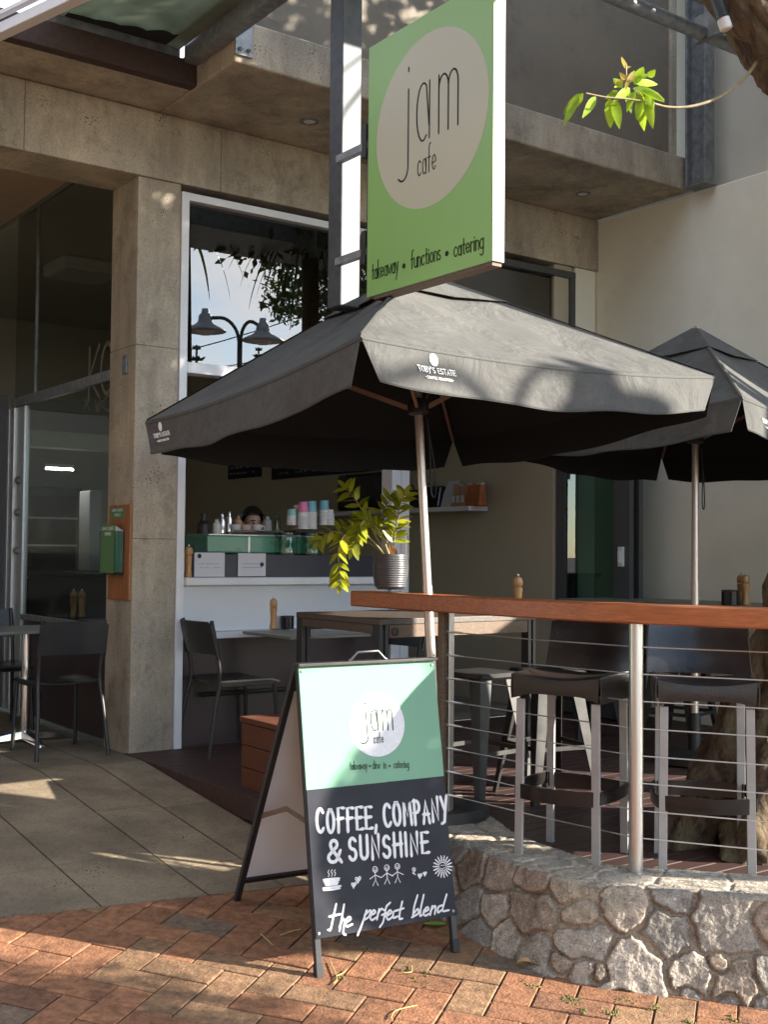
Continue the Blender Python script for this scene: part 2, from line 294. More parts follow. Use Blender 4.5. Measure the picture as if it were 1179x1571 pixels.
def wrinkle(key):
    t = M[key].node_tree; b = t.nodes['Principled BSDF']; Lk = t.links.new; tc = [n for n in t.nodes if n.type == 'TEX_COORD'][0]; old = b.inputs['Normal'].links[0].from_socket
    nz = N(t, 'ShaderNodeTexNoise', i_Scale=3.2, i_Detail=5, i_Roughness=.55, i_Distortion=.8); Lk(tc.outputs['Object'], nz.inputs['Vector'])
    bp = N(t, 'ShaderNodeBump', i_Strength=.35, i_Distance=.12); Lk(nz.outputs[0], bp.inputs['Height']); Lk(old, bp.inputs['Normal']); Lk(bp.outputs[0], b.inputs['Normal'])
wrinkle('fabric'); speckle('fabric', 4, .78, 1.25, .8)
# ================================================================ SETTING
def noise2(x, y, seed=0):
    rs = np.random.RandomState(seed); T = rs.rand(256, 256)
    xi = np.floor(x).astype(int); yi = np.floor(y).astype(int); fx = x-xi; fy = y-yi; fx = fx*fx*(3-2*fx); fy = fy*fy*(3-2*fy)
    g = lambda a, b: T[a % 256, b % 256]
    return (g(xi, yi)*(1-fx)+g(xi+1, yi)*fx)*(1-fy)+(g(xi, yi+1)*(1-fx)+g(xi+1, yi+1)*fx)*fy-.5
def fbm(x, y, seed=0, o=4):
    s = 0
    for k in range(o): s = s+noise2(x*2**k, y*2**k, seed+k)/2**k
    return s
def gz(x, y): return gh(st((x, y, 0))[1])
# --- street ground sheet to the horizon
b = MB(); b.add([(-900, -900, -.47), (900, -900, -.47), (900, 900, -.47), (-900, 900, -.47)], [(0, 1, 2, 3)])
struct(b.build('street', M['asphalt']))
# --- sand bed under the pavers
b = MB(); ss = np.linspace(-7, 9, 9); ts = [1.9, 2.25, 2.75, 3.25, 3.8, 4.35, 6, 9]
b.add([F(s, t, gh(t)-.009) for s in ss for t in ts], [(i*8+j, i*8+j+1, (i+1)*8+j+1, (i+1)*8+j) for i in range(8) for j in range(7)])
struct(b.build('paving_bed', M['sand']))
# --- clay pavers in herringbone
TB = lambda s: 2.19+.18*(s+1.54) if s < -.2 else 2.43
def clip(poly):
    out = []
    for i in range(len(poly)):
        p, q = poly[i], poly[(i+1) % len(poly)]
        sp, tp = st((*p, 0)); sq, tq = st((*q, 0)); a = tp-TB(sp)-.004; c = tq-TB(sq)-.004
        if a >= 0: out.append(p)
        if a*c < 0: k = a/(a-c); out.append((p[0]+(q[0]-p[0])*k, p[1]+(q[1]-p[1])*k))
    return out
b = MB(); BW = .137; ang = R(-17.5); ca, sa = math.cos(ang), math.sin(ang)
rs = random.Random(3)
for i in range(-60, 60):
    for j in range(-60, 60):
        k = (i-j) % 4
        if k == 0: r = (i, j, i+2, j+1)
        elif k == 3: r = (i, j, i+1, j+2)
        else: continue
        cx, cy_ = (r[0]+r[2])/2*BW, (r[1]+r[3])/2*BW; X = cx*ca-cy_*sa; Y = 4.3+cx*sa+cy_*ca; s, t = st((X, Y, 0))
        if not (1.9 < t < 6.4 and -4.2 < s < 4.5 and not (s > 1.6 and t < 3.6)): continue
        g = .0025+rs.random()*.0018; jit = (rs.random()-.5)*.012; q = []
        for (u, v) in ((r[0]*BW+g, r[1]*BW+g), (r[2]*BW-g, r[1]*BW+g), (r[2]*BW-g, r[3]*BW-g), (r[0]*BW+g, r[3]*BW-g)):
            du, dv = u-cx, v-cy_; u, v = cx+du-dv*jit, cy_+dv+du*jit; q.append((u*ca-v*sa, 4.3+u*sa+v*ca))
        q = clip(q)
        if len(q) < 3: continue
        c = np.mean(q, axis=0); dz = (rs.random()-.5)*.004; tx, ty = (rs.random()-.5)*.012, (rs.random()-.5)*.012
        n = len(q); zz = lambda p: gz(*p)+dz+tx*(p[0]-c[0])+ty*(p[1]-c[1])
        ins = lambda p, e: (p[0]+(c[0]-p[0])*e/max(.03, np.hypot(*(c-np.array(p)))), p[1]+(c[1]-p[1])*e/max(.03, np.hypot(*(c-np.array(p)))))
        v0 = [(*p, zz(p)-.03) for p in q]; v1 = [(*p, zz(p)-.003) for p in q]; v2 = [(*ins(p, .005), zz(p)) for p in q]
        b.add(v0+v1+v2, [(a, (a+1) % n, n+(a+1) % n, n+a) for a in range(n)]+[(n+a, n+(a+1) % n, 2*n+(a+1) % n, 2*n+a) for a in range(n)]+[tuple(2*n+a for a in range(n))])
        h = rs.random(); l = .80+.28*rs.random()
        tone = (l, l, l, 1) if h < .7 else (l*.98, l*1.25, l*1.35, 1) if h < .87 else (l*.62, l*.95, l*1.35, 1) if h < .93 else (l*.72, l*.74, l*.8, 1)
        b.col += [tone]*(3*n)
struct(b.build('brick_paving', M['brick'], smooth=None))
# --- stone tiles of the entrance, sloping down to the pavers
tile = concrete('entrance stone tile', (.245, .19, .13))
M['tile'] = tile; speckle('tile', 60, .5, 1.4, .7)
b = MB(); b2 = MB()
rows = [-5.6+.447*k for k in range(13)]; rs = random.Random(5)
rows = [r-.02 for r in rows if r < -.5]+[-.36, -.075]
for a in range(len(rows)-1):
    s0, s1 = rows[a]+.0035, rows[a+1]-.0035; t0 = -5.5+rs.random()*.5
    while t0 < 2.5:
        t1 = t0+.9; lo, hi = max(-5.5, t0+.0035), t1-.0035; e0, e1 = TB(s0)-.004, TB(s1)-.004
        cuts = [lo]+[x for x in (.3, .8, 1.3) if lo < x < hi]
        if lo < min(e0, e1):
            h0, h1 = min(hi, e0), min(hi, e1); ptsL = cuts+[h0]; ptsR = cuts+[h1]; tone = .84+.3*rs.random(); o = len(b.v)
            for x, y in zip(ptsL, ptsR): b.v += [tuple(F(s0, x, gh(x))), tuple(F(s1, y, gh(y)))]; b.col += [(tone, tone, tone*.98, 1)]*2
            for k in range(len(ptsL)-1): b.f.append([o+2*k, o+2*k+1, o+2*k+3, o+2*k+2]); b.m.append(0)
            for x, y in ((ptsL[-1], ptsR[-1]),):
                o = len(b.v); b.v += [tuple(F(s0, x, gh(x))), tuple(F(s1, y, gh(y))), tuple(F(s1, y, gh(y)-.05)), tuple(F(s0, x, gh(x)-.05))]; b.col += [(tone, tone, tone, 1)]*4; b.f.append([o, o+1, o+2, o+3]); b.m.append(0)
        t0 = t1
tm = tile.node_tree; pb = tm.nodes['Principled BSDF']; src = pb.inputs['Base Color'].links[0].from_socket
at = N(tm, 'ShaderNodeVertexColor', layer_name='tone'); ml = N(tm, 'ShaderNodeMix', data_type='RGBA', blend_type='MULTIPLY'); ml.inputs['Factor'].default_value = 1
tm.links.new(src, ml.inputs['A']); tm.links.new(at.outputs[0], ml.inputs['B']); tm.links.new(ml.outputs['Result'], pb.inputs['Base Color'])
struct(b.build('tile_floor', tile))
cuts = [-5.5, .3, .8, 1.3, 2.25, 2.5]
b2.add([F(s, t, gh(t)-.006) for t in cuts for s in (-6, -.06)], [(2*k, 2*k+1, 2*k+3, 2*k+2) for k in range(5)])
struct(b2.build('tile_bed', M['sand']))
# --- timber deck inside the stone wall: boards along the shop front
WP = np.array([(.10, 6.05), (.20, 5.6), (.30, 5.17), (.42, 4.93), (.55, 4.72), (.70, 4.53), (.88, 4.44), (1.125, 4.385), (1.4, 4.31), (1.8, 4.2), (2.4, 4.06), (3.2, 3.98), (4.2, 4.0)])
def catmull(P, n):
    P = np.asarray(P, float); out = []
    Q = np.vstack([2*P[0]-P[1], P, 2*P[-1]-P[-2]])
    for i in range(1, len(Q)-2):
        for k in range(n):
            u = k/n; a, b_, c, d = Q[i-1], Q[i], Q[i+1], Q[i+2]
            out.append(.5*((2*b_)+(-a+c)*u+(2*a-5*b_+4*c-d)*u*u+(-a+3*b_-3*c+d)*u**3))
    out.append(P[-1]); return np.array(out)
wpath = catmull(WP, 40)
def wall_s(t):       # s of the wall's middle for a given t (deck ends there)
    best = 99
    for p in wpath[::8]:
        s_, t_ = st((p[0], p[1], 0))
        if abs(t_-t) < .06: best = min(best, s_)
    return best+.1 if best < 90 else None
b = MB(); t = -.02; k = 0
wst = np.array([st((p[0], p[1], 0)) for p in wpath])
while t < 6.6:
    c = t+.046
    s0 = -.07
    if c > 2.45:
        js = wst[np.abs(wst[:, 1]-c) < .07]
        s0 = (js[:, 0].min()+.12) if len(js) else 99
    if s0 < 4: b.fbox(s0, 4.05, t, t+.090, -.12, 0)
    t += .094; k += 1
struct(b.build('timber_deck', M['deck_wood'], bev=.003, seg=1))
b = MB(); b.fbox(-.06, 4.05, -.02, 2.5, -.3, -.13); struct(b.build('deck_frame', M['dark_paint']))
b = MB(); b.add([F(.03, -7, .0), F(5, -7, 0), F(5, -.03, 0), F(.03, -.03, 0)], [(0, 1, 2, 3)]); struct(b.build('cafe_floor', M['conc_dark']))

# ================================================================ CAFE BUILDING
bld = thing('cafe_building', 'tan concrete cafe building with tall shop window, open servery and glazed entrance', 'building', P0)
def part(name, m, boxes, parent=bld, bev=.004, label=None, **k):
    b = MB()
    for x in boxes: b.fbox(*x)
    o = b.build(name, m, parent, bev=bev, **k)
    if label: o['label'] = label
    return o
part('column', M['conc'], [(-.04, .256, -.404, 0, -.3, 1.33), (-.04, .256, -.404, 0, 1.331, 2.55), (-.04, .256, -.404, 0, 2.551, 3.62)], bev=.005)
part('beam', M['conc'], [(-6, -.78, -.40, .02, 3.62, 4.045), (-.778, .53, -.40, .02, 3.62, 4.045), (.532, 4.07, -.40, .02, 3.62, 4.045)], bev=.005)
part('soffit_slab', M['conc'], [(-6, .089, -.4, .45, 4.05, 4.20), (.09, 4.06, -.4, 1.0, 4.047, 4.30)], bev=.012)
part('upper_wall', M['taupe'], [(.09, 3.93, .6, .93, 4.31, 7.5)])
part('edge_strip', M['conc'], [(3.88, 3.945, .86, .955, 4.302, 7.5)])
part('roof_slab', M['dark_paint'], [(.1, 4.06, -1.5, .58, 7.4, 7.6), (-6, 4.3, -7.2, -.41, 4.06, 4.2)])
for s, t in ((.929, .472), (3.433, .464)):
    b = MB(); b.lathe([(.062, 0), (.062, -.006), (.045, -.008), (.042, .02)], F(s, t, 4.045), 20); o = b.build('downlight', M['galv_dark'], bld, smooth=True)
    b = MB(); b.lathe([(.040, -.003), (.0, -.001)], F(s, t, 4.045), 16); b.build('lens', M['white_plain'], o)
# interior shell
part('interior_wall', M['olive'], [(3.6, 3.8, -7, -.02, 0, 4.05)], label='olive interior side wall')
part('interior_wall', M['grey_render'], [(-3, 3.6, -7.2, -6.6, 0, 4.05)])
part('interior_ceiling', M['grey_ceiling'], [(.06, 3.6, -6.6, -.41, 3.92, 4.04)])
part('entrance_ceiling', M['tan_ceiling'], [(-3.2, .0, -6.6, -.41, 3.925, 4.04)])
part('entrance_wall', M['grey_render'], [(-3.4, -3.2, -6.6, 0, 0, 4.04)])
part('bulkhead', M['white_render'], [(.3, 3.58, -3.4, -3.2, 2.16, 2.30)])
part('base_wall', M['maroon'], [(.256, 2.12, -.2, -.04, 0, .69)], label='dark maroon base wall below the servery panel')
b = MB(); b.tube([F(.45, .0, .33), F(1.5, 0, .33)], .014, 8); b.build('foot_rail', M['gun'], bld, smooth=True)
part('base_wall', M['maroon'], [(.035, .06, -2.2, -.41, 0, .72)])
# front window and servery
wf = part('window_frame', M['white_alu'], [(.258, .312, -.12, .012, 0, 3.575), (.312, 1.96, -.11, .010, 3.525, 3.575), (.312, 1.96, -.11, .012, 2.405, 2.475), (1.96, 2.04, -.12, .012, 0, 3.575), (2.045, 2.12, -.12, .010, 0, 3.575)], bev=.003)
part('glass_pane', M['glass_win'], [(.312, 1.96, -.055, -.047, 2.475, 3.525)], wf, bev=0)
wf2 = part('window_frame', M['dark_alu'], [(2.12, 3.82, -.11, .008, 3.52, 3.575), (2.12, 3.82, -.11, .010, 2.40, 2.47), (3.765, 3.82, -.10, .006, 2.47, 3.52)], bev=.003, label='charcoal frame of the second high window')
part('glass_pane', M['glass_win'], [(2.12, 3.765, -.055, -.047, 2.47, 3.52)], wf2, bev=0)
part('pier', M['white_render'], [(3.822, 4.06, -.4, -.005, 0, 3.62)])
part('counter', M['white_alu'], [(.312, 1.96, -.85, .05, 1.035, 1.085)], bev=.006)
part('front_panel', M['panel_white'], [(.314, 1.958, -.05, -.02, .735, 1.033)], label='white panel under the servery counter')
part('ledge', M['white_alu'], [(.314, 1.958, -.06, .03, .69, .733)])
# folded doors
for k, (s0, m) in enumerate(((3.615, 0), (3.72, 1))):
    d = part('folding_door', M['dark_alu'], [(s0, s0+.045, .0, .095, .01, 2.4), (s0, s0+.045, .62, .785, .01, 2.4), (s0, s0+.045, .095, .62, 2.3, 2.4), (s0, s0+.045, .095, .62, .01, .14)], bev=.003)
    part('glass_pane', M['glass_green'], [(s0+.018, s0+.026, .095, .62, .14, 2.3)], d, bev=0)
    if k == 0: part('door_handle', M['white_alu'], [(s0-.03, s0, .69, .735, 1.17, 1.32), (s0-.045, s0-.03, .70, .725, 1.2, 1.29)], d, bev=.004)
# glazed side of the entrance
sg = part('shopfront_transom', M['galv_dark'], [(.01, .06, -2.5, -.404, 2.39, 2.46)], bev=.002)
part('shopfront_sill', M['galv_dark'], [(.01, .06, -2.2, -.404, .72, .76)], bev=.002)
part('glass_pane', M['glass_side'], [(.03, .036, -2.48, -.404, 2.46, 3.92), (.03, .036, -2.2, -.404, .76, 2.39)], sg, bev=0)
part('mullion', M['galv_dark'], [(.02, .045, -2.02, -2.0, 2.46, 3.92)], sg, bev=0)
dj = part('door_jamb', M['alu'], [(.0, .07, -2.66, -2.52, 0, 2.385), (.0, .07, -2.46, -2.40, 0, 2.385), (.015, .06, -2.40, -2.2, 0, 2.385)], bev=.003)
for z in (1.45, 1.75, 2.0):
    b = MB(); b.lathe([(.03, 0), (.03, .02), (.018, .03), (0, .031)], F(.015, -2.3, z-.2), 14, ax=-UD); b.build('bolt_cap', M['galv_dark'], dj, smooth=True)
part('entrance_door', M['dark_alu'], [(-2.3, -2.2, -2.6, -2.56, 0, 2.4), (-.12, .0, -2.62, -2.57, 0, 2.4), (-3.1, 0, -2.62, -2.57, 2.4, 2.5)], bev=.003)
part('glass_pane', M['glass_dim'], [(-2.2, -.12, -2.6, -2.592, 0, 2.4)], bld, bev=0)
part('switch_box', M['galv_dark'], [(-.052, -.04, -.185, -.115, 2.38, 2.5)], bev=.003)
# mirrored lettering drawn on the side glass (faint)
# ================================================================ RIGHT-HAND WALL
rw = thing('rendered_wall', 'tall pale rendered wall running out from the cafe on the right', 'wall', F(4.06, 0, 0))
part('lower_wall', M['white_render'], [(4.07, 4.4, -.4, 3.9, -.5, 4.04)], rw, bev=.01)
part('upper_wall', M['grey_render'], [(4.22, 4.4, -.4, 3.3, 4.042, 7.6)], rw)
part('steel_stanchion', M['galv_dark'], [(3.95, 4.06, 1.03, 1.05, 4.05, 7.4), (3.95, 4.06, 1.20, 1.22, 4.05, 7.4), (4.0, 4.02, 1.05, 1.20, 4.05, 7.4), (3.94, 4.07, 1.02, 1.23, 4.042, 4.055)], rw, bev=.003)
# ================================================================ STEEL CANOPY
cn = thing('steel_canopy', 'galvanised steel entrance canopy with weathered roofing over a dark timber bearer', 'canopy', F(.1, .5, 4.3))
b = MB(); b.fbox(-3.2, .088, .455, .535, 4.047, 4.20); b.build('timber_bearer', M['timber_dark'], cn, bev=.006)
b = MB()
b.fbox(-.005, .08, .55, 5.5, 4.165, 4.34); b.fbox(-.075, .085, .55, 5.5, 4.342, 4.355); b.build('steel_beam', M['galv'], cn, bev=.002)
b = MB(); b.fbox(-.12, -.08, .54, 5.5, 4.28, 4.355); b.build('roof_angle', M['galv_dark'], cn, bev=.004)
def roofp(u, v): s = -.80+.79*u; t = .45+4.5*v; return F(s, t, 4.262+.0015*math.sin(s*60))
b = MB(); b.grid(roofp, 60, 4, thick=.004); b.build('roof_sheet', M['roof_glass'], cn, smooth=True)
b = MB(); b.fbox(-.82, -.008, .462, .50, 4.202, 4.30); b.build('flashing', M['galv_dark'], cn, bev=.002)
b = MB(); rs = random.Random(4)
b.grid(lambda u, v: F(-.74+.62*u, .54+v*(.05+.10*u*u+.05*abs(math.sin(u*13))*u), 4.245), 40, 2, thick=.004); b.build('mould_line', M['grime'], cn)
pl = MB(); pl.fbox(.085, .20, 1.003, 1.018, 4.085, 4.33); o = pl.build('bracket_plate', M['galv'], cn, bev=.003)
for s in (.115, .17):
    b = MB(); b.lathe([(.014, 0), (.014, .012), (.007, .013), (.007, .025), (0, .026)], F(s, 1.018, 4.12), 6, ax=VD); b.build('bolt', M['galv_dark'], o)
# edge of the neighbouring awning, top left corner of the view
aw = thing('awning_edge', 'white aluminium awning edge crossing the top left corner under blue sky', 'awning', at_z(50, 22, 3.55))
A, B_ = at_z(-60, 77, 3.55), at_z(160, -26, 3.55); d_ = (B_-A); A = A-d_*1.2; B_ = B_+d_*.8
b = MB(); b.bar(A, B_, .055, .05); b.build('edge_beam', M['white_alu'], aw, bev=.004)
b = MB(); b.bar(A+V(-.02, -.02, .055), B_+V(-.02, -.02, .055), .03, .02); b.build('trim', M['white_alu'], aw, bev=.002)
# gutter and pipe, top right
gt = thing('roof_gutter', 'grey steel gutter with a round pipe below it crossing the top right corner', 'gutter', F(3, 2.04, 4.6))
b = MB(); b.tube([F(1.3, 2.035, 4.6), F(5.0, 2.035, 4.6)], .045, 16); b.build('pipe', M['galv'], gt, smooth=True)
b = MB(); b.fbox(1.0, 5.0, 2.12, 2.30, 4.72, 4.86); b.build('gutter_channel', M['galv'], gt, bev=.01)
b = MB(); b.fbox(2.9, 2.94, 1.98, 2.32, 4.55, 4.72); b.build('pipe_bracket', M['galv_dark'], gt, bev=.003)
b = MB(); b.fbox(-3, 3.9, 2.95, 3.75, 4.32, 4.5); b.build('front_eave', M['galv_dark'], cn, bev=.01)
# ================================================================ STONE WALL
def stone_wall():
    P = wpath; seg = np.r_[0, np.cumsum(np.hypot(*np.diff(P, axis=0).T))]; Ltot = seg[-1]
    nu = int(Ltot/.0055); U = np.linspace(0, Ltot, nu)
    X = np.interp(U, seg, P[:, 0]); Y = np.interp(U, seg, P[:, 1])
    k = np.ones(9)/9; X = np.convolve(np.pad(X, 4, 'edge'), k, 'valid'); Y = np.convolve(np.pad(Y, 4, 'edge'), k, 'valid')
    dx, dy = np.gradient(X), np.gradient(Y); l = np.hypot(dx, dy); nx, ny = dy/l, -dx/l     # outward (towards the street)
    ground = np.array([gz(x, y) for x, y in zip(X, Y)])-.03
    # profile: distance outward o and height fraction
    H = .36; TW = .30; nf, ntp = 76, 40
    prof = []; vv = []
    for i in range(nf): q = i/(nf-1); prof.append((.15*(1-q)**1.0-.0, q)); vv.append(q*H)
    for i in range(1, 7): a = math.pi/2*i/6; prof.append((-.03*math.sin(a) if 0 else -.018*(1-math.cos(a)), 1+.018/H*math.sin(a)*.6)); vv.append(H+.03*i/6)
    for i in range(1, ntp): q = i/(ntp-1); prof.append((-.018-TW*q, 1.03)); vv.append(H+.03+TW*q)
    for i in range(1, 5): prof.append((-.018-TW, 1.03-.12*i)); vv.append(H+.03+TW+.03*i)
    nv = len(prof); vv = np.array(vv)
    pos = np.zeros((nu, nv, 3)); 
    for j, (o, q) in enumerate(prof):
        pos[:, j, 0] = X+nx*o; pos[:, j, 1] = Y+ny*o; pos[:, j, 2] = ground+(0.005-ground)*q
    UU, VV = np.meshgrid(U, vv, indexing='ij')
    # stone centres read from the photographed wall, carried to the wall's own coordinates
    seeds = []
    px = [(719,1332,1),(762,1342,1),(819,1345,1),(887,1361,1),(955,1395,1.1),(1033,1374,.9),(1124,1417,1.5),(1176,1417,1),(717,1387,.9),(757,1393,.9),(815,1400,1.25),(891,1402,.9),(1025,1431,1.15),(899,1442,1.15),(980,1491,1.25),(1058,1493,1.),(1101,1472,.55),(1133,1506,1.1),(1173,1493,.9),(730,1423,.8),(781,1438,.85),(823,1455,.9),(895,1484,.7),(920,1488,.6),(1060,1525,.6),(1120,1536,.6),(1170,1543,.6),(960,1530,.5),(860,1475,.5)]
    fr = pos.reshape(-1, 3); pp = np.array([proj(p) for p in fr[::3]]); uvf = np.c_[UU.ravel(), VV.ravel()][::3]; front = uvf[:, 1] <= H+.02
    for x, y, s in px:
        d = np.hypot(pp[:, 0]-x, pp[:, 1]-y)+1e4*(~front); a = d.argmin(); seeds.append((uvf[a, 0], uvf[a, 1], s**1.25))
    umin, umax = min(s[0] for s in seeds)-.13, max(s[0] for s in seeds)+.12
    rs = np.random.RandomState(2)
    for r in range(3):
        u = .05
        while u < Ltot:
            if not umin < u < umax: seeds.append((u+rs.rand()*.05, .05+.13*r+rs.rand()*.04, .8+.4*rs.rand()))
            u += .15+.1*rs.rand()
    for r in range(2):
        u = .03
        while u < Ltot: seeds.append((u, H+.13+.14*r+rs.rand()*.04, 1.)); u += .16+.12*rs.rand()
    sd = np.array(seeds)
    wu = UU+.028*fbm(UU*9, VV*9, 3, 3)+.008*fbm(UU*50, VV*50, 30, 2); wv = VV+.028*fbm(UU*9+40, VV*9, 5, 3)+.008*fbm(UU*50, VV*50+9, 31, 2)
    D = np.full((3, nu, nv), 9.); I = np.zeros((nu, nv), int)
    for n, (a, c, s) in enumerate(sd):
        sel = np.abs(U-a) < .45; d = np.full((nu, nv), 9.)
        d[sel] = np.hypot((wu[sel]-a)/s, (wv[sel]-c)*1.12/s)
        m1 = d < D[0]; m2 = (~m1) & (d < D[1])
        D[1] = np.where(m1, D[0], np.where(m2, d, D[1])); I = np.where(m1, n, I); D[0] = np.where(m1, d, D[0])
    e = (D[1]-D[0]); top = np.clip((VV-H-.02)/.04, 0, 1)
    width = .026+.010*fbm(UU*14, VV*14, 8, 2)
    q = np.clip((e-width*.45)/.013, 0, 1); q = q*q*(3-2*q)
    # chiselled faces: each stone gets its own tilted plane
    tl = rs.randn(len(sd), 2)*.06; tu = (UU-sd[I, 0])*tl[I, 0]+(VV-sd[I, 1])*tl[I, 1]
    rough = .0045*fbm(UU*22, VV*22, 11, 4)+.003*np.abs(fbm(UU*55, VV*55, 13, 3))
    disp = (q*(.010+tu*.55+.009*(rs.rand(len(sd))[I]))+rough*(.5+.8*q)-.012)*(1-top)+top*(q*.006+rough*1.1-.004)
    nrm = np.cross(np.gradient(pos, axis=0), np.gradient(pos, axis=1)); nrm /= np.linalg.norm(nrm, axis=2, keepdims=True)+1e-9
    if nrm[nu//2, 20]@V(nx[nu//2], ny[nu//2], 0) < 0: nrm = -nrm
    pos = pos+nrm*disp[..., None]
    pal = np.array([(1.0, .98, .93), (.9, .91, .90), (1.18, 1.08, .97), (1.12, .96, .84), (.68, .68, .67), (1.12, 1.08, 1.02), (.95, .84, .72), (1.25, 1.2, 1.12)])
    tone = pal[rs.randint(0, len(pal), len(sd))]*(.85+.3*rs.rand(len(sd), 1))
    mort = np.array([.92, .80, .66])
    c = tone[I]*q[..., None]+mort*(1-q[..., None]); crack = np.exp(-((e-width*.5)/.0045)**2)*np.clip(.75+1.6*fbm(UU*18, VV*18, 41, 3), 0, 1); c = c*(1-.34*(crack*(1-top))[..., None]); lich = np.clip((fbm(UU*6, VV*6, 21, 4)-.22)*5, 0, 1)[..., None]*.5
    dirt = np.clip(fbm(UU*30, VV*30, 23, 3)*2-.2, 0, 1)[..., None]*.45
    c = c*(1-dirt)+c*.5*dirt; c = c*(1-lich)+np.array([1.25, 1.22, 1.0])*lich
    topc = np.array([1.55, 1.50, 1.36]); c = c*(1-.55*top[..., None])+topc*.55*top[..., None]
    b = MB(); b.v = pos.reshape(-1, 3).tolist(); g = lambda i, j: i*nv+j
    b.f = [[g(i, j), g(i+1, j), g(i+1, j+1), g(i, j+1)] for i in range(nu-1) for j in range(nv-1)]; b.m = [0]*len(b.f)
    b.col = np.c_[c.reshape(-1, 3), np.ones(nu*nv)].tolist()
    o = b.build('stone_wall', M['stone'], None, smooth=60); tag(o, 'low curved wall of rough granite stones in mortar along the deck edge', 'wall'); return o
stone_wall()
# ================================================================ RAILING
RP = catmull(np.array([(-.11, 6.0), (.06, 5.78), (.29, 5.47), (.62, 5.06), (1.016, 4.68), (1.45, 4.42), (2.0, 4.25), (2.8, 4.13), (3.6, 4.1)]), 12)
rl = thing('cable_railing', 'curved railing with a red timber top rail, posts and steel cables on the stone wall', 'railing', (1.0, 4.66, 0))
def railp(u, v):
    i = u*(len(RP)-1); k = min(int(i), len(RP)-2); p = RP[k]+(RP[k+1]-RP[k])*(i-k); d = RP[k+1]-RP[k]; d = d/np.hypot(*d); n = V(d[1], -d[0])
    q = [(.062, .985), (.070, .992), (.070, 1.056), (.062, 1.062), (-.062, 1.062), (-.07, 1.056), (-.07, .992), (-.062, .985), (.062, .985)][int(round(v*8))]
    return V(p[0]+n[0]*q[0], p[1]+n[1]*q[0], q[1])
b = MB(); nu = 96; b.grid(railp, nu, 8)
b.f += [[j for j in range(8)], [nu*9+j for j in range(7, -1, -1)]]; b.m += [0, 0]
b.build('top_rail', M['rail_wood'], rl, smooth=25)
p1, p2, p3 = V(.285, 5.475, 0), V(1.0, 4.66, 0), V(2.25, 4.2, 0)
b = MB(); dr = V(.7, -.75, 0)/1.026; b.bar(p1+V(0, 0, -.05), p1+V(0, 0, .985), .055, .035, up=dr); b.build('timber_post', M['bench_wood'], rl, bev=.004)
b = MB(); b.bar(p1-dr*-.03+V(0, 0, -.02)+V(.012, .0, 0), p1+dr*.03+V(.012, 0, .985), .03, .008, up=dr); b.build('post_plate', M['steel'], rl, bev=.002)
def post(p):
    b = MB(); b.lathe([(.028, -.06), (.028, .985)], p, 20); b.build('steel_post', M['steel'], rl, smooth=True)
    b = MB(); b.lathe([(.042, .005), (.042, .012), (.03, .016)], p+V(0, 0, .0), 20); b.build('base_flange', M['steel'], rl, smooth=True)
post(p2); post(p3)
for i in range(8):
    zz = .893-.1065*i
    for a, c in ((p1+dr*.03, p2), (p2, p3)):
        a_ = a+V(0, 0, zz); c_ = c+V(0, 0, zz); b = MB(); b.tube([a_, a_*.5+c_*.5+V(0, 0, -.004), c_], .0028, 6); b.build('cable', M['wire'], rl, smooth=True)
    q = p1+dr*.03+V(0, 0, zz); d = (p2-p1)/np.linalg.norm(p2-p1); b = MB(); b.tube([q-d*.02, q+d*.0, q+d*.05, q+d*.09], [.010, .007, .005, .004], 8); b.build('cable_fitting', M['steel'], rl, smooth=True)
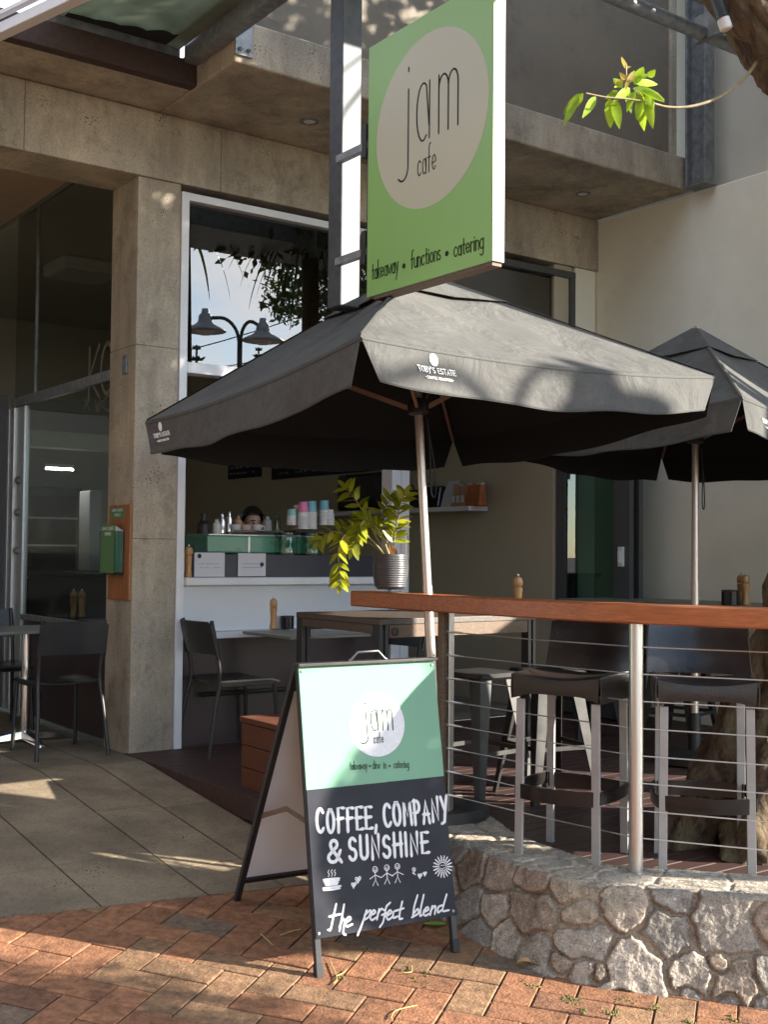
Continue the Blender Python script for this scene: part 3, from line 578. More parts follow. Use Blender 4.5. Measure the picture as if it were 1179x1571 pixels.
# ================================================================ STROKE LETTERING
def arc(cx, cy, rx, ry, a0, a1, n=10): return [(cx+rx*math.cos(R(a0+(a1-a0)*i/n)), cy+ry*math.sin(R(a0+(a1-a0)*i/n))) for i in range(n+1)]
W_ = .30
bowl = lambda: arc(.14, .25, .14, .26, 45, 315, 14)
G = {
 'a': (.28, [arc(.14, .25, .14, .26, 60, 300, 14)[::-1]+[(.27, .12)], [(.28, .5), (.28, 0)]]), 'b': (.28, [[(0, .95), (0, 0)], arc(.14, .25, .14, .26, 150, -150, 14)]),
 'c': (.25, [arc(.14, .25, .14, .26, 45, 315, 14)]), 'd': (.28, [arc(.14, .25, .14, .26, 45, 315, 14), [(.28, .95), (.28, 0)]]),
 'e': (.28, [[(.01, .24), (.27, .28)]+arc(.14, .26, .135, .25, 8, 320, 14)]), 'f': (.2, [arc(.19, .80, .1, .17, 80, 180, 6)+[(.09, 0)], [(0, .5), (.19, .5)]]),
 'g': (.28, [arc(.14, .25, .14, .26, 45, 315, 14), [(.28, .5), (.28, -.2)]+arc(.14, -.2, .14, .16, 0, -140, 7)]), 'h': (.26, [[(0, .95), (0, 0)], [(0, .3)]+arc(.13, .34, .13, .16, 180, 0, 8)+[(.26, 0)]]),
 'i': (.03, [[(.015, .5), (.015, 0)], [(.015, .68), (.016, .70)]]), 'j': (.12, [[(.12, .5), (.12, -.2)]+arc(.03, -.2, .09, .12, 0, -130, 7), [(.12, .68), (.121, .70)]]),
 'k': (.22, [[(0, .95), (0, 0)], [(.2, .5), (0, .22)], [(.06, .3), (.22, 0)]]), 'l': (.03, [[(.015, .95), (.015, 0)]]),
 'm': (.40, [[(0, .5), (0, 0)], [(0, .3)]+arc(.10, .38, .10, .12, 180, 0, 8)+[(.20, 0)], [(.20, .3)]+arc(.30, .38, .10, .12, 180, 0, 8)+[(.40, 0)]]),
 'n': (.24, [[(0, .5), (0, 0)], [(0, .3)]+arc(.12, .37, .12, .13, 180, 0, 8)+[(.24, 0)]]), 'o': (.28, [arc(.14, .25, .14, .26, 90, 450, 18)]), 'p': (.28, [[(0, .5), (0, -.4)], arc(.14, .25, .14, .26, 150, -150, 14)]),
 'r': (.17, [[(0, .5), (0, 0)], [(0, .3)]+arc(.12, .36, .12, .14, 180, 60, 6)]), 's': (.2, [arc(.1, .375, .1, .125, 50, 250, 8)+arc(.1, .125, .1, .125, 80, -140, 8)]),
 't': (.18, [[(.08, .8), (.08, .1)]+arc(.14, .1, .06, .1, 180, 290, 5), [(0, .5), (.18, .5)]]), 'u': (.25, [[(0, .5), (0, .14)]+arc(.125, .14, .125, .14, 180, 360, 8)+[(.25, .5)], [(.25, .5), (.25, 0)]]),
 'w': (.36, [[(0, .5), (.09, 0), (.18, .4), (.27, 0), (.36, .5)]]), 'y': (.25, [[(0, .5), (.13, .05)], [(.25, .5), (.06, -.38)]]),
 'C': (.5, [arc(.3, .5, .3, .5, 50, 310, 14)]), 'O': (.56, [arc(.28, .5, .28, .5, 90, 450, 20)]), 'F': (.42, [[(0, 0), (.02, 1), (.42, .98)], [(.01, .52), (.34, .54)]]),
 'E': (.42, [[(.42, .98), (.0, 1), (0, 0), (.44, .02)], [(0, .52), (.36, .53)]]), 'M': (.62, [[(0, 0), (.06, 1), (.31, .35), (.56, 1), (.62, 0)]]), 'P': (.42, [[(0, 0), (0, 1)], [(0, 1)]+arc(.16, .74, .25, .26, 90, -90, 10)+[(0, .48)]]),
 'A': (.5, [[(0, 0), (.25, 1), (.5, 0)], [(.1, .36), (.4, .36)]]), 'N': (.5, [[(0, 0), (0, 1), (.48, 0), (.5, 1)]]), 'Y': (.5, [[(0, 1), (.24, .48)], [(.5, 1.02), (.28, .3), (.18, -.12), (.02, -.16)]]),
 'S': (.46, [arc(.23, .75, .22, .25, 40, 260, 9)+arc(.22, .25, .24, .25, 80, -150, 10)]), 'U': (.5, [[(0, 1), (0, .26)]+arc(.25, .26, .25, .26, 180, 360, 10)+[(.5, 1)]]), 'H': (.5, [[(0, 0), (0, 1)], [(.5, 0), (.5, 1)], [(0, .5), (.5, .52)]]),
 'I': (.06, [[(.03, 0), (.03, 1)]]), '&': (.6, [[(.62, .02), (.2, .62)]+arc(.32, .8, .16, .19, 215, -40, 10)+[(.1, .36)]+arc(.26, .22, .22, .22, 150, 330, 8)+[(.6, .45)]]), ',': (.1, [[(.06, .08), (.0, -.14)]]),
 'T': (.5, [[(0, 1), (.5, 1)], [(.25, 1), (.25, 0)]]), 'B': (.42, [[(0, 0), (0, 1)], [(0, 1)]+arc(.16, .76, .22, .24, 90, -90, 8)+[(0, .52)], [(0, .52)]+arc(.18, .26, .24, .26, 90, -90, 8)+[(0, 0)]]), "'": (.06, [[(.03, 1), (.02, .8)]]),
 'R': (.46, [[(0, 0), (0, 1)], [(0, 1)]+arc(.16, .74, .25, .26, 90, -90, 10)+[(0, .48), (.1, .48), (.46, 0)]]), 'K': (.46, [[(0, 0), (0, 1)], [(.44, 1), (0, .42), (.46, 0)]]), 'W': (.7, [[(0, 1), (.17, 0), (.35, .8), (.53, 0), (.7, 1)]]), 'J': (.36, [[(.34, 1), (.34, .24)]+arc(.17, .24, .17, .24, 0, -170, 8)]),
 '-': (.3, [[(0, .5), (.3, .5)]]), '.': (.06, [[(.03, .28), (.031, .29)]]), ' ': (.22, [])}
def smooth_line(p, n=3):
    p = np.array(p, float)
    if len(p) < 3: return p
    return catmull(p, n)
_hk = random.Random(1)
def stroke(b, pts3, nrm, w, h=.0012, mi=0):
    """a raised painted stroke along 3-D points lying in a plane with normal nrm"""
    P = np.array(pts3, float); nrm = np.asarray(nrm, float); h = h*(.8+.4*_hk.random())
    d = np.gradient(P, axis=0); d /= np.linalg.norm(d, axis=1, keepdims=True)+1e-12; sd = np.cross(nrm, d)
    e0, e1 = P[0]-d[0]*w*.45, P[-1]+d[-1]*w*.45
    P = np.vstack([e0-d[0]*w*.35, e0, P, e1, e1+d[-1]*w*.35]); sd = np.vstack([sd[0], sd[0], sd, sd[-1], sd[-1]]); ww = np.r_[w*.45, w*.85, np.full(len(P)-4, w), w*.85, w*.45]
    vs = []; fs = []
    for p, s_, k in zip(P, sd, ww):
        for a, hh in ((-1, 0), (-.75, h), (.75, h), (1, 0)): vs.append(p+s_*a*k/2+nrm*hh)
    n = len(P)
    for i in range(n-1):
        for k in range(3): fs.append((i*4+k, i*4+k+1, i*4+k+5, i*4+k+4))
    fs += [(0, 1, 2, 3), (n*4-1, n*4-2, n*4-3, n*4-4)]; b.add(vs, fs, mi)
def text(b, s, o, xd, yd, nrm, size, width, w, gap=.1, jitter=0, sl=0, smooth=False, seed=0, xs=None):
    """write s from o along xd; width fits the whole string, size is cap height; xs: horizontal squeeze"""
    rs = random.Random(seed); tot = sum(G[c][0]+gap for c in s)-gap; k = width/tot; x = 0
    for c in s:
        gw, st_ = G[c]; dy = (rs.random()-.5)*jitter; sc = 1+(rs.random()-.5)*jitter
        for q in st_:
            q2 = smooth_line(q, 4) if smooth and len(q) > 2 else np.array(q, float)
            stroke(b, [np.asarray(o)+np.asarray(xd)*((x+p[0]*1)*k+sl*p[1]*size)+np.asarray(yd)*((p[1]*sc+dy)*size) for p in q2], nrm, w)
        x += gw+gap
def disc(b, c, xd, yd, nrm, r, h=.001, n=48, ry=None, mi=0):
    ry = ry or r; c = np.asarray(c); t = [c+xd*r*math.cos(2*math.pi*i/n)+yd*ry*math.sin(2*math.pi*i/n) for i in range(n)]
    b.add(t+[p+nrm*h for p in t], [tuple(range(n, 2*n))]+[(i, (i+1) % n, n+(i+1) % n, n+i) for i in range(n)], mi)
# ================================================================ SANDWICH BOARD
FL, FR = V(-.226, 4.308, -.28), V(.306, 4.601, -.277)
xd = (FR-FL)/np.linalg.norm(FR-FL); bk = V(-xd[1], xd[0], 0); bk /= np.linalg.norm(bk)
TL, TR = FL+bk*.205+V(0, 0, 1.10), FR+bk*.205+V(0, 0, 1.10); BLg, BRg = FL+bk*.83+V(0, 0, .03), FR+bk*.83+V(0, 0, .03)
yd = (TL-FL)/np.linalg.norm(TL-FL); nb = np.cross(xd, yd); nb /= np.linalg.norm(nb)
if nb[1] > 0: nb = -nb
sb = thing('sandwich_board', 'mint and black A-frame sandwich board chalked with a coffee message', 'sign', (FL+BRg)/2*V(1, 1, 0)+V(0, 0, -.28))
LH = np.linalg.norm(TL-FL); WB = np.linalg.norm(FR-FL)
def BP(u, v, k=0): return FL+xd*u+yd*v+nb*k
for (a, c, nm) in ((FL, TL, 'leg'), (FR, TR, 'leg')):
    b = MB(); ins = xd*.012*(1 if nm and a is FL else -1); b.bar(a+ins-nb*.012, c+ins-nb*.012, .024, .024, up=nb); l_ = b.build('leg', M['black_metal'], sb, bev=.002)
    b = MB(); b.bar(a+ins-nb*.012-yd*.004, a+ins-nb*.012+yd*.045, .030, .030, up=nb); b.build('rubber_foot', M['cable'], l_, bev=.003)
v0 = .118*LH; vm = v0+(LH-v0)*.535
b = MB(); t_ = .004
def slab(b, u0, u1, va, vb, k0, k1): return b.hexa([BP(u0, va, k0), BP(u1, va, k0), BP(u1, va, k1), BP(u0, va, k1), BP(u0, vb, k0), BP(u1, vb, k0), BP(u1, vb, k1), BP(u0, vb, k1)])
slab(b, .003, WB-.003, vm, LH-.004, .001, .006); pm = b.build('mint_panel', M['mint'], sb, bev=.001)
b = MB(); slab(b, .003, WB-.003, v0, vm-.0005, .001, .006); pc = b.build('chalk_panel', M['chalk'], sb, bev=.001)
for u in (.015, WB-.015):
    for v, par in ((LH-.02, pm), (v0+.018, pc)):
        b = MB(); b.lathe([(.006, 0), (.006, .002), (.003, .0035), (0, .0036)], BP(u, v, .006), 10, ax=nb); b.build('screw', M['galv'], par)
b = MB(); b.bar(TL-xd*.004+V(0, 0, .006), TR+xd*.004+V(0, 0, .006), .05, .012, up=(0, 0, 1)); b.build('top_hinge', M['gun'], sb, bev=.002)
m_ = (TL+TR)/2+V(0, 0, .012)-xd*.0; b = MB(); b.tube([m_-xd*.085, m_-xd*.075+V(0, 0, .004), m_-xd*.045+V(0, 0, .032), m_+xd*.045+V(0, 0, .034), m_+xd*.075+V(0, 0, .004), m_+xd*.085], .006, 8); b.build('handle', M['black_metal'], sb, smooth=True)
tb = bk*.03
for a, c, k in ((BLg, TL+tb, 1), (BRg, TR+tb, -1)):
    b = MB(); b.bar(a+xd*.012*k, c+xd*.012*k, .024, .024, up=bk); l_ = b.build('leg', M['black_metal'], sb, bev=.002)
    b = MB(); e = (c-a)/np.linalg.norm(c-a); b.bar(a+xd*.012*k-e*.004, a+xd*.012*k+e*.045, .030, .030, up=bk); b.build('rubber_foot', M['cable'], l_, bev=.003)
eb = (TL+tb-BLg); eb /= np.linalg.norm(eb); nbk = np.cross(eb, xd); nbk /= np.linalg.norm(nbk); nbk = nbk if nbk[1] > 0 else -nbk
def BQ(u, v, k): return BLg+xd*u+eb*v+nbk*k
b = MB(); b.hexa([BQ(.024, .16, .002), BQ(WB-.024, .16, .002), BQ(WB-.024, .16, .006), BQ(.024, .16, .006), BQ(.024, LH-.02, .002), BQ(WB-.024, LH-.02, .002), BQ(WB-.024, LH-.02, .006), BQ(.024, LH-.02, .006)]); b.build('back_panel', M['lav'], sb)
b = MB(); b.bar(BQ(.02, .15, .0), BQ(WB-.02, .15, .0), .022, .022, up=eb); b.build('cross_bar', M['black_metal'], sb, bev=.002)
b = MB(); p_, q_ = BQ(.02, .50, -.01), BP(.03, .53, -.02); mid = (p_+q_)/2+V(0, 0, .045)
b.bar(p_, mid, .004, .02); b.bar(mid+V(.0, 0, .002), q_, .004, .018); b.build('folding_stay', M['bench_wood'], sb)
def on_board(x, y, k=.0065):
    r = ray(x, y); o = BP(0, 0, k); return CAM+r*(((o-CAM)@nb)/(r@nb))
def z7(x, y): return (350+x/2.91, 980+y/2.91)
def write(parent, name, s, a, c, top, w, m, z=z7, plane=on_board, nrm=nb, axes=None, **k):
    A, B_, T = plane(*z(*a)), plane(*z(*c)), plane(*z(*top)); x = B_-A; wd = np.linalg.norm(x); x /= wd; y = np.cross(nrm, x); y /= np.linalg.norm(y)
    if axes is not None: wd = abs((B_-A)@axes[0]); x, y = axes
    size = (T-A)@y
    b = MB(); text(b, s, A, x, y, nrm, size, wd, w, **k); return b.build(name, m, parent)
# round badge and lettering on the mint panel
c0 = on_board(*z7(665, 382), .0062); rad = (np.linalg.norm(on_board(*z7(790, 378), .0062)-on_board(*z7(541, 387), .0062))/2)
yb = np.cross(nb, xd); b = MB(); disc(b, c0, xd, yb, nb, rad, .0008, 64); b.build('round_badge', M['white_paint'], pm)
on_b2 = lambda x, y: on_board(x, y, .0072)
write(pm, 'lettering', 'j', (596, 412), (622, 411), (622, 235), .0048, M['ink_green'], plane=on_b2, axes=(xd, yd))
write(pm, 'lettering', 'am', (641, 409), (737, 405), (641, 228), .0048, M['ink_green'], plane=on_b2, gap=.2)
write(pm, 'lettering', 'cafe', (652, 466), (695, 463), (652, 418), .003, M['ink_green'], plane=on_b2, gap=.16)
write(pm, 'lettering', 'takeaway', (546, 584), (622, 581), (546, 545), .0022, M['ink_green'], gap=.12)
write(pm, 'lettering', 'dine in', (646, 580), (707, 578), (646, 541), .0022, M['ink_green'], gap=.12)
write(pm, 'lettering', 'catering', (741, 577), (808, 575), (741, 538), .0022, M['ink_green'], gap=.12)
for x in (633, 722): b = MB(); disc(b, on_board(*z7(x, 568)), xd, yb, nb, .0045, .001, 12); b.build('dot', M['ink_green'], pm)
# chalk lettering
CW = M['white_paint']
write(pc, 'lettering', 'COFFEE,', (398, 868), (664, 846), (398, 765), .0128, CW, gap=.38, jitter=.05, seed=2)
write(pc, 'lettering', 'COMPANY', (700, 838), (983, 806), (700, 738), .0128, CW, gap=.32, jitter=.05, seed=3)
write(pc, 'lettering', '&', (446, 1000), (502, 994), (446, 902), .013, CW)
write(pc, 'lettering', 'SUNSHINE', (545, 990), (893, 956), (545, 893), .0128, CW, gap=.36, jitter=.05, seed=5)
# script lines traced as single strokes (zoomed pixel coordinates)
def trace(parent, name, strokes, w, m=CW, sm=True):
    b = MB()
    for q in strokes:
        p3 = [on_board(*z7(*p)) for p in q]
        if len(p3) > 2 and sm: p3 = catmull(np.array(p3), 5)
        if len(p3) == 1: p3 = [p3[0], p3[0]+xd*.001]
        stroke(b, p3, nb, w)
    return b.build(name, m, parent)
trace(pc, 'lettering', [[(482, 1188), (470, 1240), (458, 1296), (450, 1300)], [(455, 1240), (500, 1230)], [(518, 1190), (508, 1245), (498, 1300)], [(498, 1285), (512, 1252), (520, 1262), (514, 1312), (522, 1320)], [(524, 1268), (548, 1252), (540, 1242), (524, 1262), (530, 1284), (552, 1276)]], .0085)
trace(pc, 'lettering', [[(618, 1215), (600, 1270), (580, 1320)], [(612, 1232), (636, 1212), (630, 1240), (606, 1256)], [(636, 1236), (658, 1222), (650, 1212), (636, 1236), (642, 1256), (662, 1244)], [(674, 1210), (666, 1250)], [(670, 1226), (684, 1206), (694, 1210)],
    [(722, 1180), (706, 1200), (694, 1260), (680, 1284)], [(690, 1232), (714, 1222)], [(708, 1238), (730, 1222), (722, 1212), (708, 1236), (716, 1254), (736, 1240)], [(756, 1212), (740, 1220), (738, 1246), (756, 1240)], [(778, 1176), (768, 1220), (766, 1250), (776, 1250)], [(752, 1214), (782, 1204)]], .0078)
trace(pc, 'lettering', [[(846, 1148), (832, 1196), (826, 1240)], [(830, 1226), (848, 1206), (850, 1226), (824, 1242)], [(874, 1146), (862, 1200), (858, 1236), (866, 1234)], [(874, 1222), (896, 1208), (890, 1198), (874, 1218), (880, 1236), (898, 1228)], [(912, 1196), (904, 1230)], [(906, 1214), (922, 1194), (928, 1200), (924, 1226)],
    [(958, 1190), (940, 1198), (938, 1222), (954, 1212)], [(976, 1144), (962, 1194), (960, 1216), (984, 1212)]], .0078)
# drawings: steaming cup, hearts, three stick people, sun
trace(pc, 'drawing', [[(430, 1076), (460, 1072), (494, 1070)], [(432, 1084), (460, 1082), (492, 1078)], [(436, 1092), (462, 1090), (488, 1088)], [(440, 1100), (462, 1098), (484, 1096)], [(428, 1114), (462, 1110), (500, 1104)], [(430, 1122), (464, 1120), (496, 1114)]], .0075, sm=False)
trace(pc, 'drawing', [[(448, 1062), (452, 1050), (446, 1044), (450, 1034)], [(462, 1060), (466, 1048), (460, 1042), (464, 1032)], [(476, 1058), (480, 1046), (474, 1040), (478, 1032)]], .003)
for hx, hy, s in ((562, 1098, 13), (581, 1074, 15), (858, 1057, 11), (880, 1048, 9)):
    trace(pc, 'heart', [[(hx-s*.1, hy+s), (hx-s*.8, hy-s*.1), (hx-s*.55, hy-s*.6), (hx-s*.05, hy-s*.2)], [(hx-s*.1, hy+s), (hx+s*.75, hy-s*.25), (hx+s*.45, hy-s*.8), (hx-s*.05, hy-s*.2)], [(hx-s*.3, hy), (hx+s*.3, hy-s*.15)], [(hx-s*.15, hy+s*.45), (hx+s*.2, hy+s*.2)]], .0042)
for cx, cy_ in ((657, 1030), (709, 1022), (756, 1016)):
    cir = [(cx+11*math.cos(a), cy_+13*math.sin(a)) for a in np.linspace(0, 2*math.pi, 11)]
    trace(pc, 'stick_person', [cir, [(cx-4, cy_-2), (cx-4, cy_-1)], [(cx+4, cy_-3), (cx+4, cy_-2)], [(cx-5, cy_+5), (cx, cy_+7), (cx+5, cy_+4)], [(cx, cy_+14), (cx+2, cy_+45)], [(cx-22, cy_+42), (cx+1, cy_+24), (cx+26, cy_+36)], [(cx-9, cy_+72), (cx+2, cy_+45), (cx+13, cy_+70)]], .0032, sm=False)
trace(pc, 'drawing', [[(830, 1022), (824, 1028)], [(836, 1026), (826, 1036)], [(836, 1034), (828, 1046)], [(826, 1046), (836, 1052)]], .004, sm=False)
rays = [[(959+a*math.cos(t), 1017+a*1.15*math.sin(t)) for a in (24, 40)] for t in np.linspace(0, 2*math.pi, 19)[:-1]]
trace(pc, 'sun_drawing', rays, .0052, sm=False)
trace(pc, 'sun_drawing', [[(959+17*math.cos(t), 1017+19*math.sin(t)) for t in np.linspace(0, 2*math.pi, 14)], [(953, 1013), (957, 1011)], [(964, 1010), (968, 1012)], [(950, 1024), (958, 1029), (967, 1022)]], .003)
# ================================================================ HANGING SIGN
SS = -.104
hs = thing('hanging_sign', 'tall green hanging sign with a beige disc bracketed to a galvanised post', 'sign', F(SS, 3.0, 2.38))
zb, ztp, tl, tr = 2.383, 3.51, 2.62, 3.468
b = MB(); b.fbox(SS, SS+.055, tl, tr, zb, ztp); b.build('sign_box', M['sign_edge'], hs, bev=.003)
b = MB(); b.fbox(SS-.004, SS-.0006, tl+.002, tr-.002, zb+.002, ztp-.002); sf = b.build('sign_face', M['sign_green'], hs, bev=0)
b = MB(); b.fbox(SS+.002, SS+.05, tl-.014, tl-.001, zb+.1, 3.2); b.build('edge_channel', M['black_metal'], hs, bev=.002)
b = MB(); b.fbox(SS+.0, SS+.05, tl+.05, tr-.01, zb-.016, zb-.001); b.build('bottom_trim', M['bench_wood'], hs, bev=.002)
ns = -UD
def on_sign(x, y, k=.0045): return on_s(x, y, SS-k)
pl_, pr_, pt_, pb_ = on_sign(577, 205), on_sign(749, 150), on_sign(690, 37), on_sign(633, 331)
cc = (pl_+pr_+pt_+pb_)/4; rx_ = np.linalg.norm((pr_-pl_)*V(1, 1, 0))/2; rz_ = (pt_[2]-pb_[2])/2
b = MB(); disc(b, on_s(*proj(cc), SS-.0042), VD, V(0, 0, 1), ns, rx_, .0006, 72, ry=rz_); b.build('round_disc', M['sign_cream'], sf)
def zq(x, y): return (400+x/2.9475, y/2.9475)
osg = lambda x, y: on_sign(x, y, .0052)
write(sf, 'lettering', 'j', (634, 668), (668, 660), (634, 185), .0085, M['ink'], z=zq, plane=osg, nrm=ns, axes=(VD, V(0, 0, 1)))
write(sf, 'lettering', 'am', (706, 645), (893, 585), (706, 150), .0085, M['ink'], z=zq, plane=osg, nrm=ns, axes=(VD, V(0, 0, 1)), gap=.2)
write(sf, 'lettering', 'cafe', (711, 797), (793, 766), (711, 668), .0055, M['ink'], z=zq, plane=osg, nrm=ns, axes=(VD, V(0, 0, 1)), gap=.14)
idn = lambda x, y: (x, y)
write(sf, 'lettering', 'takeaway', (571, 429), (611, 421), (571, 401), .005, M['ink_green'], z=idn, plane=osg, nrm=ns, axes=(VD, V(0, 0, 1)), gap=.11)
write(sf, 'lettering', 'functions', (631, 412), (676, 401), (631, 384), .005, M['ink_green'], z=idn, plane=osg, nrm=ns, axes=(VD, V(0, 0, 1)), gap=.11)
write(sf, 'lettering', 'catering', (697, 394), (742, 383), (697, 366), .005, M['ink_green'], z=idn, plane=osg, nrm=ns, axes=(VD, V(0, 0, 1)), gap=.11)
for q in ((620, 408), (686, 389)): b = MB(); disc(b, osg(*q), VD, V(0, 0, 1), ns, .011, .001, 16); b.build('dot', M['ink_green'], sf)
# the post
pc_ = at_d(527, 470, 5.5); s_, t__ = st(pc_)
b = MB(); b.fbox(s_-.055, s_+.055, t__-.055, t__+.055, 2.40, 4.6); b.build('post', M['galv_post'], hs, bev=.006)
b = MB(); b.fbox(s_-.047, s_+.047, t__-.047, t__+.047, 2.396, 2.402); b.build('dark_end_plate', M['cable'], hs)  # black plate in place of the shaded hollow inside the post
for z in (2.58, 3.06):
    b = MB(); b.fbox(SS+.0, SS+.03, t__+.05, tl-.012, z, z+.035); o = b.build('bracket', M['galv'], hs, bev=.002)
    b = MB(); b.fbox(SS-.008, SS+.03, tl-.045, tl-.014, z-.04, z+.11); b.build('bracket_plate', M['gun'], o, bev=.002)
# ================================================================ UMBRELLAS
def umbrella(base, tilt, h, a, psi, H, label, logo=True, spin=0):
    A = V(tilt[0], tilt[1], 1); A /= np.linalg.norm(A); e1 = V(math.cos(psi), math.sin(psi), 0); e1 -= A*(e1@A); e1 /= np.linalg.norm(e1); e2 = np.cross(A, e1)
    root = thing('patio_umbrella', label, 'umbrella', base, group='square black patio umbrellas'); root.rotation_mode = 'QUATERNION'
    root.rotation_quaternion = Matrix(((e1[0], e2[0], A[0]), (e1[1], e2[1], A[1]), (e1[2], e2[2], A[2]))).to_quaternion()
    bw = dict(world=False)
    sides = [((-1, -1), (1, -1)), ((1, -1), (1, 1)), ((1, 1), (-1, 1)), ((-1, 1), (-1, -1))]
    def surf(c0, c1, r, q):      # q -1..1 along edge, r 0..1
        x = r*a*((c0[0]+c1[0])/2+(c1[0]-c0[0])/2*q); y = r*a*((c0[1]+c1[1])/2+(c1[1]-c0[1])/2*q)
        return V(x, y, H-(H-h)*r-.035*(1-q*q)*r-.02*math.sin(math.pi*r)*(1-abs(q)))
    b = MB()
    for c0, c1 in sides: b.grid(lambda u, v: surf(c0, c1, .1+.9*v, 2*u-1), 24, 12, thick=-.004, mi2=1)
    b.build('canopy', [M['fabric'], M['inner_shade']], root, smooth=30, **bw)
    b = MB()
    for c0, c1 in sides: b.grid(lambda u, v: surf(c0, c1, .0+.33*v, 2*u-1)+V(0, 0, .012+.016*v*(1-(2*u-1)**2)), 12, 6, thick=-.003, mi2=1)
    b.build('vent_cap', [M['fabric'], M['inner_shade']], root, smooth=30, **bw)
    for i, (c0, c1) in enumerate(sides):
        rs = random.Random(i+spin); ph = rs.random()*6; n = V((c0[0]+c1[0])/2, (c0[1]+c1[1])/2, 0)
        def val(u, v):
            q = (2*u-1); q2 = q*(1-.08*v); p = surf(c0, c1, 1.003, q); e = surf(c0, c1, 1.003, q2)
            k = .012*math.sin(q*5+ph)*v+.006*math.sin(q*13+ph*2)*v*v
            sw = 0                     # corners swing in
            return V(e[0], e[1], p[2]-.186*v+.012*v*(q*q)+.006*math.sin(q*9+ph)*v)+n*(k-sw)
        b = MB(); b.grid(val, 48, 8, thick=-.003, mi2=1); vo = b.build('valance', [M['fabric'], M['inner_shade']], root, smooth=30, **bw)
        b = MB()
        for vv_ in (.93, .035): b.grid(lambda u, w_: val(u, vv_+.05*w_)+n*(.0025+.0008*math.sin(w_*math.pi)), 48, 2)
        b.build('hem', M['hem'], vo, **bw)
        if logo and i in (0, 3):
            cq = .16 if i == 0 else .93
            if i == 3: cq = .085
            def vp(du, dv): # metres along the valance from the logo centre, up from the bottom
                p = val(min(1, max(0, cq+du/(2*a))), .5-dv/.186); return p+n*.0035
            b = MB(); lw = .0035
            pts = [vp(.021*math.cos(t)*1.0+.006*math.sin(t), .046+.026*math.sin(t)) for t in np.linspace(0, 2*math.pi, 17)[:-1]]
            c_ = vp(0, .046)+n*.001; b.add(pts+[c_], [(k, (k+1) % 16, 16) for k in range(16)])
            word = "TOBY'S ESTATE"; tot = sum(G[c][0]+.2 for c in word); x = -.5*tot
            for c in word:
                for q in G[c][1]: stroke(b, [vp((x+p[0])*.0235, -.008+p[1]*.021) for p in q], n, lw)
                x += G[c][0]+.2
            word = '-COFFEE ROASTERS-'; tot = sum(G[c][0]+.25 for c in word); x = -.5*tot
            for c in word:
                for q in G[c][1]: stroke(b, [vp((x+p[0])*.0125, -.034+p[1]*.0105) for p in q], n, .0018)
                x += G[c][0]+.25
            b.build('printed_logo', M['logo'], vo, **bw)
    zh = h-.05
    b = MB(); b.tube([(0, 0, .0), (0, 0, 1.1)], .024, 18); b.tube([(0, 0, 1.1), (0, 0, H)], .0215, 18); b.build('pole', M['alu_pole'], root, smooth=True, **bw)
    for sx, sy in ((1, 1), (1, -1), (-1, 1), (-1, -1)):
        pts = [V(sx*a*r, sy*a*r, H-(H-h)*r+.004) for r in np.linspace(.33, 1.0, 9)]; sd = V(-sy, sx, 0)/math.sqrt(2)*.011
        b = MB(); b.add([p+sd for p in pts]+[p+V(0, 0, .004) for p in pts]+[p-sd for p in pts], [(i, i+1, 10+i, 9+i) for i in range(8)]+[(9+i, 10+i, 19+i, 18+i) for i in range(8)])
        b.build('seam_tape', M['hem'], root, **bw)
    b = MB(); b.lathe([(.024, -.03), (.05, -.02), (.055, .02), (.04, .05), (.024, .055)], (0, 0, zh), 16); b.build('runner_hub', M['black_metal'], root, smooth=True, **bw)
    for sx, sy in ((1, 1), (1, -1), (-1, 1), (-1, -1)):
        b = MB(); b.bar((sx*.02, sy*.02, H-.06), (sx*a*.985, sy*a*.985, h-.008), .016, .024); b.build('rib', M['rib'], root, **bw)
        q = .52; b = MB(); b.bar((sx*.035, sy*.035, zh+.01), (sx*a*q, sy*a*q, H-.075-(H-.06-h)*q), .014, .022); b.build('strut', M['rib'], root, **bw)
    b = MB(); pts = [(.03, -.01, zh-.02), (.055, -.02, zh-.2), (.07, -.02, zh-.36), (.05, -.03, zh-.43), (.03, -.03, zh-.40), (.035, -.03, zh-.2), (.03, -.03, zh-.05)]; b.tube(catmull(np.array(pts), 6), .004, 6); b.build('pull_cord', M['cable'], root, smooth=True, **bw)
    b = MB(); b.lathe([(.24, -.0), (.24, .05), (.2, .07), (.04, .08), (.035, .3), (0, .3)], (0, 0, 0), 24); b.build('base', M['gun'], root, smooth=True, **bw)
    return root
M['hem'] = mat('stitched hem', (.075, .073, .068), .9, var=.15, vscale=60)
M['alu_pole'] = mat('champagne aluminium pole', (.60, .52, .46), .32, metal=.75, var=.06, vscale=12); M['rib'] = mat('brown aluminium rib', (.30, .20, .16), .45, metal=.3, var=.1)
umbrella((.276, 5.65, 0), (-.057, .051), 2.014, .997, .604, 2.66, 'large black umbrella in front, its pole rising behind the timber rail')
umbrella((1.902, 7.2, 0), (.016, .052), 2.0315, .826, .731, 2.6875, 'smaller black umbrella cut off by the right photo edge, beside the pale wall', spin=5)
umbrella((4.3, 6.85, 0), (0, .02), 2.02, .95, .60, 2.6, 'third black umbrella standing out of view to the right', spin=9)  # unseen extra umbrella, put in for its shade on the tiles
